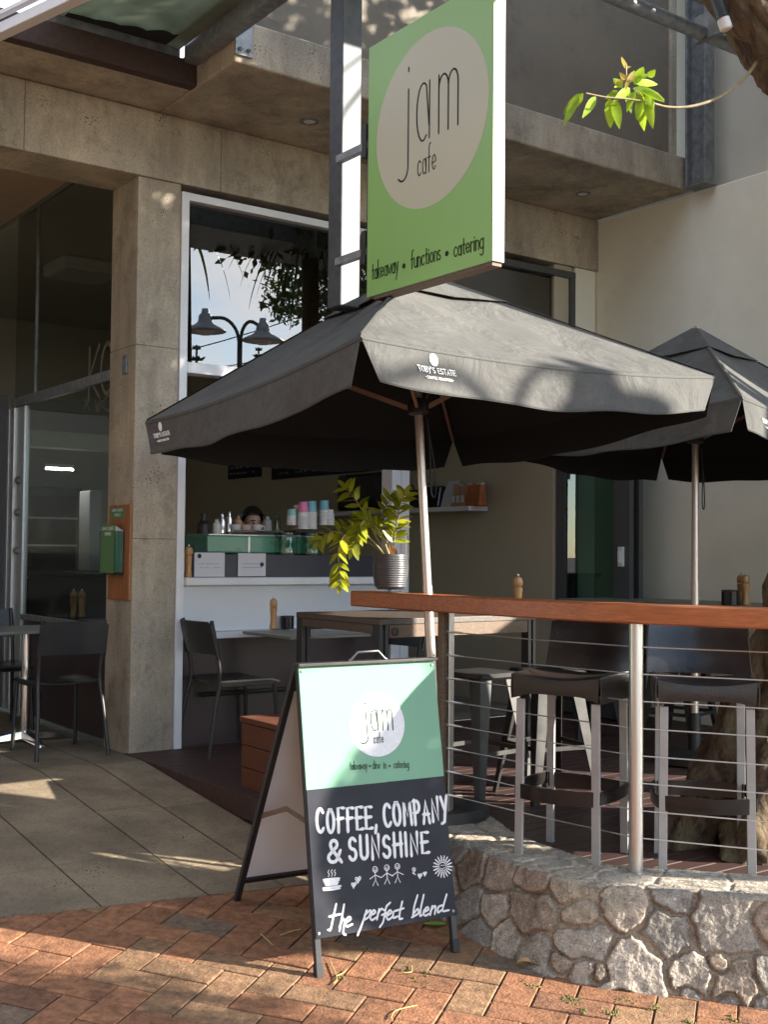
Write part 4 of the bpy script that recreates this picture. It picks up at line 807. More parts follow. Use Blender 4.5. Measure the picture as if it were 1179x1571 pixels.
# ================================================================ FURNITURE
LW = dict(world=False)
def make_chair():
    r = thing('cafe_chair', 'black chair', 'chair', group='black cafe chairs')
    m = M['black_metal']
    for s in (-1, 1):
        b = MB(); b.tube(catmull(np.array([(s*.225, -.285, 0), (s*.205, -.235, .3), (s*.195, -.20, .46), (s*.195, -.225, .65), (s*.195, -.265, .83)]), 5), .0125, 10); b.build('leg', m, r, smooth=True, **LW)
        b = MB(); b.tube([(s*.205, .215, 0), (s*.19, .19, .44)], .0125, 10); b.build('leg', m, r, smooth=True, **LW)
        b = MB(); b.bar((s*.19, -.2, .435), (s*.19, .19, .435), .016, .03); b.build('seat_rail', m, r, bev=.003, **LW)
    b = MB(); b.grid(lambda u, v: (.215*(2*u-1)*(1-.06*v), -.205+.43*v, .462-.016*math.sin(math.pi*u)*(1-.5*v)-.02*max(0, v-.85)/.15), 16, 16, thick=.012); b.build('seat', M['leather'], r, smooth=True, **LW)
    b = MB(); b.bar((-.19, .195, .43), (.19, .195, .43), .016, .035); b.build('front_apron', m, r, bev=.003, **LW)
    def bp(u, v): x = 2*u-1; c = min(1, 14*min(u, 1-u)+.0); return (.215*x, -.225-.045*v-.035*(1-x*x), .625+.2*v*(.93+.07*c)-.012*(1-c))
    b = MB(); b.grid(bp, 24, 8, thick=-.010); b.build('backrest', m, r, smooth=30, **LW)
    return r
def place(root, first, P, rz, label, **k):
    if first: root.location = [float(c) for c in P]; root.rotation_euler = (0, 0, rz); root['label'] = label; return root
    return dup(root, P, rz, label, **k)
ch = make_chair()
place(ch, 1, V(-2.03, 7.385, 0), YAW, 'black chair seen from behind left of the concrete column')
place(ch, 0, V(-.95, 7.54, 0), YAW-R(90), 'black chair seen from the side, right of the concrete column, facing the servery table')
place(ch, 0, F(-1.0, -.5, 0), YAW-R(90), 'black chair cut off by the left photo edge, facing the round-footed table')
place(ch, 0, F(-.42, -1.45, 0), YAW+R(180), 'black chair on the far side of the left table, its back toward the entrance door')
place(ch, 0, F(1.52, .44, 0), YAW+R(90), 'black chair half hidden behind the bar table, opposite the servery table')
def make_table():
    r = thing('cafe_table', 'table', 'table', group='square cafe tables')
    b = MB(); b.box(-.3, .3, -.3, .3, .722, .74); b.build('table_top', M['table_top'], r, bev=.003, **LW)
    b = MB(); b.lathe([(.03, .03), (.03, .71), (.10, .714), (.10, .722)], n=20); b.build('column', M['chrome'], r, smooth=True, **LW)
    b = MB()
    for a in range(4):
        t = a*math.pi/2+math.pi/4*0; d = V(math.cos(t), math.sin(t), 0); q = V(-d[1], d[0], 0)
        b.hexa([d*.03-q*.035+V(0, 0, .02), d*.34-q*.02+V(0, 0, .0), d*.34+q*.02+V(0, 0, .0), d*.03+q*.035+V(0, 0, .02), d*.03-q*.03+V(0, 0, .075), d*.34-q*.014+V(0, 0, .022), d*.34+q*.014+V(0, 0, .022), d*.03+q*.03+V(0, 0, .075)])
    b.build('foot', M['chrome'], r, bev=.004, **LW); return r
tbp = make_table()
place(tbp, 1, F(-.42, -.80, 0), YAW, 'square table on a chrome cross foot in the entrance recess at far left')
place(tbp, 0, F(.985, .415, 0), YAW, 'square grey table under the white servery panel, carrying a pepper mill and a black tin')
place(tbp, 0, F(.55, -1.35, 0), YAW, 'square table inside the glass, carrying two pale mills')
# bar table
bt = thing('bar_table', 'high bar table with a dark top, weathered timber apron and black steel legs', 'table', (.18, 6.42, 0), R(35.9))
TW_, TD = 1.05, .78
b = MB(); b.box(-TW_/2, TW_/2, -TD/2, TD/2, .90, .93); b.build('table_top', M['top_wood'], bt, bev=.003, **LW)
for x, y in ((1, 1), (1, -1), (-1, 1), (-1, -1)):
    b = MB(); X, Y = x*(TW_/2-.03), y*(TD/2-.03); b.box(X-.028, X-.006, Y-.028, Y+.028, 0, .90); b.box(X+.006, X+.028, Y-.028, Y+.028, 0, .90); b.box(X-.006, X+.006, Y-.02, Y+.02, .1, .88); b.build('leg', M['black_metal'], bt, bev=.002, **LW)
for y in (1, -1):
    b = MB(); Y = y*(TD/2-.012); b.box(-TW_/2+.062, TW_/2-.062, Y-.011, Y+.012, .835, .899); b.build('apron', M['bench_wood'], bt, bev=.003, **LW)
for x in (1, -1):
    b = MB(); X = x*(TW_/2-.012); b.box(X-.011, X+.012, -TD/2+.062, TD/2-.062, .855, .899); b.build('apron', M['top_wood'], bt, bev=.003, **LW)
b = MB(); b.lathe([(.022, 0), (.022, .004), (.016, .007), (.013, .004), (0, .004)], (-TW_/2+.095, -TD/2-.001, .866), 20, ax=(0, -1, 0)); b.build('round_plug', M['black_metal'], bt, smooth=True, **LW)
# second high table at the right wall
ht = thing('bar_table', 'long dark high table against the pale wall behind the rail', 'table', F(3.55, 1.5, 0), YAW)
b = MB(); b.box(-.4, .4, -1.0, 1.0, .90, .93); b.build('table_top', M['table_top'], ht, bev=.003, **LW)
for x, y in ((1, 1), (1, -1), (-1, 1), (-1, -1)):
    b = MB(); b.box(x*.34-.028, x*.34+.028, y*.85-.028, y*.85+.028, 0, .90); b.build('leg', M['black_metal'], ht, bev=.002, **LW)
    b = MB(); b.bar((x*.34, y*.85-.03*y, .45), (x*.34, y*.45, .9), .02, .02); b.build('brace', M['black_metal'], ht, **LW)
# saddle-leather stools by the rail
def make_stool():
    r = thing('bar_stool', 'stool', 'stool', group='leather bar stools at the railing')
    lm = M['stool_leg']
    for sx in (-1, 1):
        for sy in (-1, 1):
            tp = V(sx*.165, sy*.155, .655); bt_ = V(sx*.17, sy*.16, 0)
            b = MB(); b.bar(bt_, tp, .034, .018, up=(0, 1, 0)); b.build('leg', lm, r, bev=.002, **LW)
    def seat(u, v):
        x = 2*u-1; y = 2*v-1; return (.19*x, .18*y, .745+.02*x*x*1.0-.012*(1-y*y)*(1-x*x)-.012*max(0, -y-.7))
    b = MB(); b.grid(seat, 20, 14, thick=.02); b.build('seat', M['leather_brown'], r, smooth=True, **LW)
    # leather skirt: a saddle flap folded over each top corner
    for sy in (-1, 1):
        def flap(u, v):
            x = 2*u-1; drop = .06+.04*abs(x)**3; return (.19*x*(1-.03*v), sy*(.182+.004*math.sin(v*3)), .745+.02*x*x-.004-drop*v)
        b = MB(); b.grid(flap, 20, 6, thick=.006*sy); b.build('seat_skirt', M['leather_brown'], r, smooth=True, **LW)
    for sx in (-1, 1):
        b = MB(); b.grid(lambda u, v: (sx*(.192+.003*math.sin(v*3)), .18*(2*u-1), .768-.01-(.10)*v), 10, 5, thick=.006*sx); b.build('seat_skirt', M['leather_brown'], r, smooth=True, **LW)
    # foot band
    for sy, bow in ((-1, .045), (1, .03)):
        b = MB(); b.grid(lambda u, v: (.18*(2*u-1), sy*(.158+bow*(1-(2*u-1)**2)), .305-.06*v), 16, 3, thick=.012*sy); b.build('foot_band', M['leather'], r, smooth=30, **LW)
    for sx in (-1, 1):
        b = MB(); b.grid(lambda u, v: (sx*(.178+.02*(1-(2*u-1)**2)), .158*(2*u-1), .305-.05*v), 10, 3, thick=.012*sx); b.build('foot_band', M['leather'], r, smooth=30, **LW)
    # curved back (behind, +y)
    def back(u, v): x = 2*u-1; return (.215*x*(1-.05*v), .195+.05*v*v+.045*(1-x*x)+.018*math.sin(v*math.pi), .755+.215*v-.012*x*x*v)
    b = MB(); b.grid(back, 20, 10, thick=.016); b.build('backrest', M['leather'], r, smooth=True, **LW)
    for sx in (-1, 1):
        b = MB(); b.bar((sx*.17, .19, .62), (sx*.17, .29, .91), .03, .01, up=(0, 1, 0)); b.build('back_post', M['black_metal'], r, bev=.002, **LW)
    return r
M['stool_leg'] = mat('pale painted metal leg', (.34, .325, .31), .45, metal=.2, var=.12, vscale=10)
stl = make_stool()
place(stl, 1, (.80, 4.97, 0), R(-32), 'leather bar stool left of the round steel rail post, in full view')
place(stl, 0, (1.31, 4.83, 0), R(-10), 'leather bar stool right of the round steel rail post, in front of the tree roots')
# pressed metal stools
def make_steel_stool():
    r = thing('metal_stool', 'stool', 'stool', group='pressed gunmetal stools')
    def top(u, v):
        x = 2*u-1; y = 2*v-1; rr = max(abs(x), abs(y)); e = max(0, rr-.85)/.15; return (.155*x, .155*y, .66-.02*e*e+.004*(1-rr))
    b = MB(); b.grid(top, 20, 20, thick=.012); b.build('seat', M['gun'], r, smooth=True, **LW)
    for sx in (-1, 1):
        for sy in (-1, 1):
            b = MB(); a = V(sx*.205, sy*.205, 0); c = V(sx*.125, sy*.125, .645); d = (c-a)/np.linalg.norm(c-a)
            w0, w1 = .03, .075; u = V(-sx*.0, 0, 0)
            def leg(uu, v):
                wd = w0+(w1-w0)*v; p = a+(c-a)*v; k = abs(2*uu-1); # L-shaped sheet leg
                return p+(V(-sx*wd*(1-2*uu), 0, 0) if uu < .5 else V(0, -sy*wd*(2*uu-1), 0))
            b.grid(leg, 8, 8, thick=.004); b.build('leg', M['gun'], r, smooth=30, **LW)
    b = MB()
    for a, c in (((-1, -1), (1, -1)), ((1, -1), (1, 1)), ((1, 1), (-1, 1)), ((-1, 1), (-1, -1))): b.bar((a[0]*.168, a[1]*.168, .27), (c[0]*.168, c[1]*.168, .27), .006, .022)
    b.build('foot_ring', M['gun'], r, **LW); return r
ms = make_steel_stool()
place(ms, 1, (.50, 6.02, 0), R(40), 'gunmetal stool with flared legs just right of the timber rail post')
place(ms, 0, (.86, 6.18, 0), R(25), 'gunmetal stool partly hidden behind the leather stool')
place(ms, 0, F(2.9, 1.0, 0), R(30), 'gunmetal stool under the long table by the pale wall')
place(ms, 0, F(2.85, 1.9, 0), R(50), 'gunmetal stool in the shade behind the round steel post')
# red timber box
bx = thing('timber_box', 'reddish brown slatted timber box standing on the tiles behind the sandwich board', 'box', V(-.5, 6.35, 0))
G0 = V(-.742, 6.345, 0); s0, t0 = st(G0)
b = MB()
for k in range(4): b.fbox(s0, s0+.52, t0-.02, t0+.40, -.13+.118*k, -.13+.118*k+.115)
b.build('slatted_side', M['box_wood'], bx, bev=.004)
b = MB(); b.fbox(s0-.01, s0+.53, t0-.03, t0+.41, .343, .372); b.build('lid', M['box_wood'], bx, bev=.004)
# menu holder on the column
mh = thing('menu_holder', 'orange plywood board with a green leaflet holder on the column side', 'menu', F(-.06, -.17, 1.25))
b = MB(); b.fbox(-.058, -.041, -.335, -.005, .945, 1.545); bd = b.build('backing_board', M['board_wood'], mh, bev=.003)
b = MB(); b.fbox(-.0605, -.0585, -.30, -.09, 1.46, 1.53); g1 = b.build('green_label', M['menu_green'], mh)
b = MB(); b.fbox(-.12, -.118, -.315, -.085, 1.115, 1.42); g2 = b.build('leaflet', M['menu_green'], mh)
b = MB()
for k in range(5): b.fbox(-.116+.011*k, -.109+.011*k, -.312, -.09, 1.12, 1.41-.006*k)
b.build('leaflet_stack', M['paper'], mh)
b = MB(); b.fbox(-.126, -.060, -.320, -.316, 1.10, 1.38); b.fbox(-.126, -.060, -.0845, -.0805, 1.10, 1.38); b.fbox(-.124, -.062, -.3135, -.0865, 1.10, 1.106); b.build('acrylic_tray', M['clear'], mh)
nU = -UD
def wtext(par, name, s, o, width, size, w, m, xd=VD, nrm=nU, **k):
    b = MB(); text(b, s, o, xd, V(0, 0, 1), nrm, size, width, w, **k); return b.build(name, m, par)
wtext(g1, 'lettering', 'JAM CAFE', F(-.0607, -.28, 1.505), .17, .016, .003, M['white_paint']); wtext(g1, 'lettering', 'MENU', F(-.0607, -.24, 1.475), .09, .016, .003, M['white_paint'])
wtext(g2, 'lettering', 'JAM CAFE', F(-.1203, -.295, 1.385), .19, .02, .0035, M['white_paint']); wtext(g2, 'lettering', 'MENU', F(-.1203, -.25, 1.352), .10, .018, .003, M['white_paint']); 
# ================================================================ PEPPER MILLS, TINS
def make_mill():
    r = thing('pepper_mill', 'mill', 'pepper mill', group='turned wooden mills')
    b = MB(); b.lathe([(.029, 0), (.030, .012), (.024, .03), (.021, .06), (.024, .10), (.027, .125), (.027, .14)], n=18); b.build('body', M['mill_wood'], r, smooth=True, **LW)
    b = MB(); b.lathe([(.022, .142), (.028, .15), (.029, .172), (.024, .192), (.012, .2), (0, .202)], n=18); h = b.build('turning_head', M['mill_wood'], r, smooth=True, **LW)
    b = MB(); b.lathe([(.005, .2), (.008, .206), (.006, .214), (0, .216)], n=12); b.build('knob', M['steel'], h, smooth=True, **LW); return r
ml_ = make_mill()
place(ml_, 1, on_z(419, 962, .741) if 0 else at_z(419, 964, .741), 0, 'wooden pepper mill on the grey table under the servery, in front of its twin')
place(ml_, 0, at_z(427, 961, .741), 0, 'wooden mill on the grey table under the servery, just left of the black tin')
place(ml_, 0, V(.755, 6.62, .93), 0, 'single wooden mill standing on the bar table behind the rail')
place(ml_, 0, at_z(1138, 927, .931), 0, 'darker wooden mill behind another on the high table near the right photo edge')
place(ml_, 0, at_z(1145, 928, .931), 0, 'wooden mill in front of its twin on the high table near the right photo edge')
q = F(.55, -1.35, .741)
place(ml_, 0, at_z(112, 946, .741), 0, 'pale mill standing on the table inside the side glass, nearer the entrance door')
place(ml_, 0, at_z(125, 946, .741), 0, 'pale mill standing on the table inside the side glass, nearer the column')
place(ml_, 0, at_z(22, 930, .741), 0, 'wooden mill on the left table beside the door jamb')
place(ml_, 0, at_z(34, 930, .741), 0, 'wooden mill on the left table, right of its twin beside the door jamb')
place(ml_, 0, on_t(289, 886, -.10), 0, 'wooden mill at the left end of the servery counter')
def tin(P, label, r=.045, h=.075):
    t = thing('tin', label, 'tin', P, group='black condiment tins')
    b = MB(); b.lathe([(r, 0), (r, h)], n=24); b.build('body', M['black_gloss'], t, smooth=True, **LW)
    b = MB(); b.lathe([(r+.001, h), (r+.001, h+.008), (r-.004, h+.01), (0, h+.01)], n=24); b.build('lid', M['gun'], t, smooth=True, **LW); return t
tin(at_z(441, 964, .741), 'round black tin beside the pepper mills on the grey table')
tin(at_z(1122, 928, .931), 'round black tin beside the mills on the high table near the right photo edge', .06, .09)
# ================================================================ POTTED PLANT
PT = at_z(599, 904, 1.062); PT = V(PT[0], PT[1], 1.062)
pt = thing('plant_pot', 'charcoal ribbed pot standing on the left end of the timber rail', 'pot', PT)
prof = [(.070, 0), (.078, .012)]
for i in range(60): z = .014+.166*i/59; prof.append((.080+.016*math.sin(min(1, z/.12)*1.5)-.004*max(0, (z-.12)/.06)+.0013*math.sin(i*1.45), z))
prof += [(.092, .188), (.086, .188), (.085, .165), (0, .165)]
b = MB(); b.lathe(prof, PT, 48); b.build('body', M['pot'], pt, smooth=60)
b = MB(); b.lathe([(.084, .166), (.05, .176), (0, .178)], PT, 24); b.build('soil', M['soil'], pt, smooth=True)
zp = thing('potted_plant', 'yellow-green plant with arching leafy stems in the ribbed pot', 'plant', PT+V(0, 0, .17))
def leaf_mesh(b, base, d, nrm, L, Wd, rs, curl=.12, tone=(1, 1, 1)):
    d = d/np.linalg.norm(d); sd = np.cross(d, nrm); sd /= np.linalg.norm(sd)+1e-9; up = np.cross(sd, d); o = len(b.v); n = 6
    for i in range(n+1):
        u = i/n; w = Wd*math.sin(math.pi*min(1, u**.75))**.8*.5+.0006; c = base+d*L*u+up*(-curl*L*u*u)
        for k in (-1, 0, 1): b.v.append(tuple(c+sd*w*k+up*(.18*w*abs(k)))); b.col.append((*tone, 1))
    for i in range(n):
        for k in range(2): b.f.append([o+i*3+k, o+i*3+k+1, o+i*3+k+4, o+i*3+k+3]); b.m.append(0)
# stems by tip position in the view at about the pot's own depth
dz = PT[1]
def zp_pt(x, y, dd=0): return at_d(x, y, dz+dd)
STEMS = [([(592, 862), (578, 825), (560, 790), (545, 765), (530, 748)], 0.02, 9), ([(596, 862), (585, 820), (568, 800), (556, 800), (548, 820), (541, 842)], -.05, 14), ([(588, 862), (572, 830), (552, 815), (530, 820), (519, 845), (522, 875), (521, 895)], -.08, 11),
         ([(590, 864), (570, 835), (545, 820), (520, 815), (500, 820), (489, 832)], .03, 8), ([(601, 862), (604, 835), (609, 805), (614, 775), (622, 758)], -.02, 15), ([(598, 862), (594, 830), (590, 800), (588, 785), (600, 765)], .05, 8)]
rs = random.Random(11)
for pts, dd, nl in STEMS:
    P3 = [zp_pt(x, y, dd*(i/(len(pts)-1))*1.3) for i, (x, y) in enumerate(pts)]; P3[0] = PT+V((pts[0][0]-598)*.0022, rs.uniform(-.02, .02), .172); c = catmull(np.array(P3), 8)
    b = MB(); b.tube(c, list(np.linspace(.0065, .0022, len(c))), 7); stm = b.build('stem', M['zz_stem'], zp, smooth=True)
    b = MB(); n = len(c)
    for k in range(nl):
        f = .30+.68*k/(nl-1); i = min(n-2, int(f*(n-1))); p = c[i]; d = c[i+1]-c[i]; d /= np.linalg.norm(d)
        view = p-CAM; view /= np.linalg.norm(view); side = np.cross(d, view); side /= np.linalg.norm(side)+1e-9
        for sgn in (-1, 1):
            dr_ = side*sgn*rs.uniform(.7, 1)+d*rs.uniform(.45, .9)+view*rs.uniform(-.6, .4)+V(0, 0, rs.uniform(-.35, .1)); nr = V(rs.uniform(-.5, .5), -.6+rs.uniform(-.4, .4), .8)
            l = rs.uniform(.068, .098)*(1-.25*abs(f-.6)); tn = rs.uniform(.7, 1.25); leaf_mesh(b, p, dr_, nr, l, l*.42, rs, rs.uniform(0, .25), (tn*rs.uniform(.9, 1.1), tn, tn*.8))
    leaf_mesh(b, c[-1], c[-1]-c[-3], V(0, -1, .4), .06, .026, rs, .1)
    b.build('foliage', M['zz'], stm, smooth='keep')
b = MB(); P3 = [PT+V(.075, 0, .175), zp_pt(622, 850), zp_pt(623, 830), zp_pt(617, 816), zp_pt(611, 820)]; b.tube(catmull(np.array(P3), 6), .003, 6); b.build('dry_stem', M['twig'], zp, smooth=True)
b = MB()
for k in range(3): leaf_mesh(b, PT+V(.01+.008*k, -.02, .17), V(-.2+.1*k, -.1, 1), V(0, -1, 0), .075-.01*k, .02, rs, .1)
b.build('dry_sheath', M['orange_dry'] if 'orange_dry' in M else M.setdefault('orange_dry', mat('dry orange sheath', (.35, .13, .03), .6)), zp)
# ================================================================ SERVERY
cmx = thing('coffee_machine', 'mint and black coffee machine on the servery counter', 'coffee machine', F(1.1, -.45, 1.085))
a, c = on_t(318, 850, -.25), on_t(500, 818, -.25); s0, s1 = st(a)[0], st(on_t(490, 850, -.25))[0]
b = MB(); b.fbox(s0, s1, -.62, -.25, 1.245, 1.365); body = b.build('body', M['mint_machine'], cmx, bev=.012)
b = MB(); b.fbox(s0+.02, s1-.02, -.62, -.26, 1.087, 1.243); b.build('lower_body', M['black_gloss'], cmx, bev=.004)
b = MB(); b.fbox(s0+.31, s0+.325, -.249, -.244, 1.25, 1.36); b.build('trim', M['alu'], body)
b = MB(); b.fbox(s0+.02, s1-.02, -.60, -.27, 1.366, 1.375); b.build('cup_tray', M['alu'], cmx, bev=.002)
b = MB(); b.tube([F(s0+.2, -.3, 1.375), F(s0+.2, -.3, 1.40), F(s0+.62, -.3, 1.40), F(s0+.62, -.3, 1.375)], .006, 8); b.build('cup_rail', M['chrome'], cmx, smooth=True)
for x in (434, 472):
    s = st(on_t(x, 840, -.2))[0]; j = thing('glass_jar', 'rounded greenish glass jar in front of the mint coffee machine'+(', nearer the white notices' if x == 434 else ', beside the plant'), 'jar', F(s, -.2, 1.09), group='rounded glass jars')
    b = MB(); b.lathe([(.055, 0), (.075, .02), (.08, .06), (.08, .19), (.07, .205)], F(s, -.155, 1.17), 20); b.build('jar_body', M['clear'], j, smooth=True)
    b = MB(); b.lathe([(.082, .205), (.082, .222), (0, .224)], F(s, -.155, 1.17), 20); b.build('lid', M['black_gloss'], j, smooth=True)
    b = MB(); b.lathe([(.06, 0), (.06, .085), (.045, .088)], F(s, -.155, 1.086), 20); b.build('stand', M['black_gloss'], j, smooth=True)
npan = thing('back_panel', 'dark blue panel standing on the servery sill behind the white notices', 'panel', F(1, -.1, 1.085))
s0, s1 = st(on_t(292, 870, -.1))[0], st(on_t(600, 870, -.1))[0]
b = MB(); b.fbox(s0, s1-.02, -.075, -.068, 1.086, 1.235); b.build('sheet', M['navy'], npan)
b = MB(); b.fbox(s0, s1-.02, -.085, -.076, 1.086, 1.10); b.build('base_strip', M['alu'], npan)
for i, (xa, xb, y0, y1) in enumerate(((298, 345, 848, 885), (365, 408, 849, 884))):
    A, B_ = on_t(xa, y1, -.06), on_t(xb, y0, -.06); n_ = thing('paper_notice', ('white paper notice dotted at its top left corner, left end of the servery sill', 'white paper notice with a dark dot at its right edge, below the coffee machine')[i], 'notice', F(st(A)[0], -.06, A[2]), group='white notices on the servery sill')
    b = MB(); b.fbox(st(A)[0], st(B_)[0], -.062, -.06, A[2], B_[2]); sh = b.build('sheet', M['paper'], n_)
    dx, dy = ((306, 853), (402, 866))[i]; b = MB(); disc(b, on_t(dx, dy, -.0585), UD, V(0, 0, 1), VD, .015, .001, 16); b.build('round_sticker', M['ink'], sh)
    b = MB()
    for ln in range(2):
        z = A[2]+(B_[2]-A[2])*(.52-.16*ln); w_ = st(B_)[0]-st(A)[0]
        for k in range(14):
            if rs.random() < .8: b.fbox(st(A)[0]+w_*(.14+.052*k), st(A)[0]+w_*(.14+.052*k+.03), -.0599, -.0595, z, z+.006)
    b.build('print', M['blue_print'] if 'blue_print' in M else M.setdefault('blue_print', mat('pale blue print', (.25, .27, .40), .7)), sh)
# cup stacks along the machine top / counter
def cup_stack(x, yb, yt, m, top, label, t=-.38):
    P = on_t(x, yb, t); zt = on_t(x, yt, t)[2]; H = zt-P[2]; o = thing('cup_stack', label, 'cups', P, group='stacks of paper cups')
    n = max(2, int(H/.017)); prof = [(.033, 0)]
    b = MB(); lo = H*.62
    for k in range(int(n*.62)): z = lo*k/(n*.62); prof += [(.040, z+.001), (.042, z+.006), (.039, z+.010)]
    b.lathe([p for p in prof if p[1] <= lo]+[(.038, lo)], P, 18); b.build('cups', M['cup_white'] if top else m, o, smooth=60)
    b = MB(); b.lathe([(.0385, lo), (.036, H*.8), (.034, H*.84), (.034, H), (.0, H+.001)], P, 18); b.build('coloured_cups', m, o, smooth=30)
cup_stack(465, 812, 770, M['pink'], 1, 'tallest stack of white cups topped with a pink one'); cup_stack(457, 813, 775, M['peach'], 0, 'peach cup stack half behind the pink-topped stack', -.46)
cup_stack(478, 812, 769, M['blue_cup'], 1, 'stack of white cups topped with teal, right of the pink-topped stack'); cup_stack(497, 806, 768, M['blue_cup'], 1, 'stack of cups topped with teal nearest the plant', -.42)
cup_stack(448, 806, 781, M['green_cup'], 1, 'short cup stack with a mint top left of the peach stack', -.44); cup_stack(505, 806, 782, M['cup_white'], 0, 'short plain white cup stack behind the plant leaves', -.40)
s0, s1 = st(on_t(425, 815, -.4))[0], st(on_t(512, 815, -.4))[0]
sh = thing('cup_shelf', 'dark shelf carrying the cup stacks behind the coffee machine', 'shelf', F(s1, -.42, 1.0)); b = MB(); b.fbox(s1-.35, 1.95, -.55, -.36, 1.40, 1.412); b.build('shelf_board', M['gun'], sh, bev=.002)
b = MB(); b.fbox(s1-.33, s1-.3, -.5, -.4, 1.086, 1.40); b.fbox(1.90, 1.93, -.5, -.4, 1.086, 1.40); b.build('bracket', M['gun'], sh)
# jars, bottles and jugs at the left of the counter
def bottle(x, yb, yt, r, m, label, name='bottle', t=-.45):
    P = on_t(x, yb, t); H = on_t(x, yt, t)[2]-P[2]; o = thing(name, label, name.replace('_', ' '), P, group='bottles and jars behind the coffee machine')
    b = MB(); b.lathe([(r, 0), (r, H*.62), (r*.45, H*.75), (r*.42, H*.92)], P, 14); b.build('body', m, o, smooth=40)
    b = MB(); b.lathe([(r*.5, H*.92), (r*.5, H), (0, H)], P, 12); b.build('cap', M['gun'], o, smooth=40)
bottle(341, 818, 786, .022, M['chrome'], 'shiny steel bottle left of the barista'); bottle(352, 816, 783, .02, M['chrome'], 'second shiny steel bottle, thinner, behind the machine'); bottle(365, 815, 790, .03, M['tan_pack'], 'tan bottle just left of the barista')
bottle(332, 820, 795, .03, M['cup_white'], 'white tub-like bottle at the left of the machine'); bottle(312, 830, 788, .045, M['gun'], 'dark grinder-like canister at the far left of the counter', 'canister'); bottle(410, 815, 790, .035, M['cup_white'], 'white jar just right of the barista', 'jar', -.95); bottle(425, 813, 788, .03, M['clear'], 'clear jar between the barista and the cup stacks', 'jar', -.9)
for x, m, l in ((361, 'cup_white', 'white'), (377, 'peach', 'pinkish'), (394, 'cup_white', 'second white')):
    P = on_t(x, 817, -.42); o = thing('coffee_cup', l+' coffee cup lined up on top of the mint machine', 'cup', P, group='coffee cups on the machine')
    b = MB(); b.lathe([(.02, 0), (.036, .02), (.042, .055), (.039, .055), (.033, .02), (0, .006)], P, 18); b.build('bowl', M[m], o, smooth=60)
    b = MB(); b.tube(catmull(np.array([P+UD*.04+V(0, 0, .045), P+UD*.062+V(0, 0, .04), P+UD*.06+V(0, 0, .02), P+UD*.036+V(0, 0, .018)]), 4), .004, 6); b.build('handle', M[m], o, smooth=True)
# menu boards and shelf on the interior side wall
for xa, xb, y, l, nm in ((353, 402, 735, 'small chalk menu board high on the interior wall, left of the long one', 0), (420, 606, 735, 'long chalk menu board high on the interior wall', 1)):
    A, B_ = on_s(xa, 735, 3.6), on_s(xb, 721 if nm else 732, 3.6); ta, tb_ = st(A)[1], st(B_)[1]; z0 = (A[2]+B_[2])/2
    o = thing('menu_board', l, 'menu board', F(3.59, ta, z0)); b = MB(); b.fbox(3.57, 3.598, ta, tb_, z0, z0+.55); bb = b.build('chalk_face', M['chalk'], o, bev=.003)
    b = MB()
    for r_ in range(7):
        t = ta+.06
        while t < tb_-.12:
            L_ = rs.uniform(.03, .10)
            if rs.random() < .8: stroke(b, [F(3.5685, t+L_*q, z0+.06+.065*r_+.010*math.sin(q*17+t*9)) for q in np.linspace(0, 1, 7)], nU, .006)
            t += L_+.03
    b.build('chalk_writing', M['cup_white'], bb)
o = thing('wall_shelf', 'long white shelf on the interior wall beyond the servery post', 'shelf', F(3.5, -1.9, 1.65)); tA, tB = -3.3, -.82
b = MB(); b.fbox(3.38, 3.598, tA, tB, 1.625, 1.665); b.build('shelf_board', M['white_alu'], o, bev=.004)
def item(x, yb, wd, H, dpt, m, label, name, slant=0, cat=None, group=None, parts=True):
    P = on_s(x, yb, 3.46); t = st(P)[1]; o = thing(name, label, cat or name.replace('_', ' '), F(3.46, t, 1.666), group=group)
    b = MB(); w2 = wd/2
    q = [F(3.46-dpt/2, t+w2, 1.667), F(3.46+dpt/2, t+w2, 1.667), F(3.46+dpt/2, t-w2, 1.667), F(3.46-dpt/2, t-w2, 1.667)]; k = .86
    tp = [F(3.46-dpt*.2+slant, t+w2*k, 1.667+H), F(3.46+dpt*.2+slant, t+w2*k, 1.667+H), F(3.46+dpt*.2+slant, t-w2*k, 1.667+H), F(3.46-dpt*.2+slant, t-w2*k, 1.667+H)]
    b.hexa(q+tp); o2 = b.build('body', m, o, bev=.012); return o, t
for k, x in enumerate((703, 710, 717, 724, 731, 738)):
    o, t = item(x, 772, .075, .19, .1, M['tan_pack'] if k < 3 else M['orange'], ('%s packet on the white shelf, %s' % (('tan', 'orange')[k > 2], ('first after the white card', 'second from the white card', 'between a tan and an orange packet', 'next to the tan packets', 'second from the row end', 'at the right end of the row')[k])), 'coffee_packet', group='packets on the white shelf')
    b = MB(); b.fbox(3.44, 3.48, t-.03, t+.03, 1.845, 1.862); b.build('fold', M['cup_white'] if k % 2 else M['tan_pack'], o)
    b = MB(); b.fbox(3.405, 3.4085, t-.02, t+.02, 1.70, 1.76); b.build('label_patch', M['cup_white'] if k < 3 else M['orange_dry'], o)
for x, l, wd, H in ((640, 'black bag slumped on the white shelf beside the servery post', .30, .17), (668, 'rounded black bag on the white shelf left of the white card', .26, .19)):
    o, t = item(x, 772, wd, H, .16, M['black_gloss'], l, 'black_bag', cat='bag', group='black bags on the shelf'); b = MB(); b.tube(catmull(np.array([F(3.40, t-.06, 1.81), F(3.385, t-.03, 1.87), F(3.385, t+.03, 1.87), F(3.40, t+.06, 1.81)]), 5), .007, 6); b.build('strap', M['cable'], o)
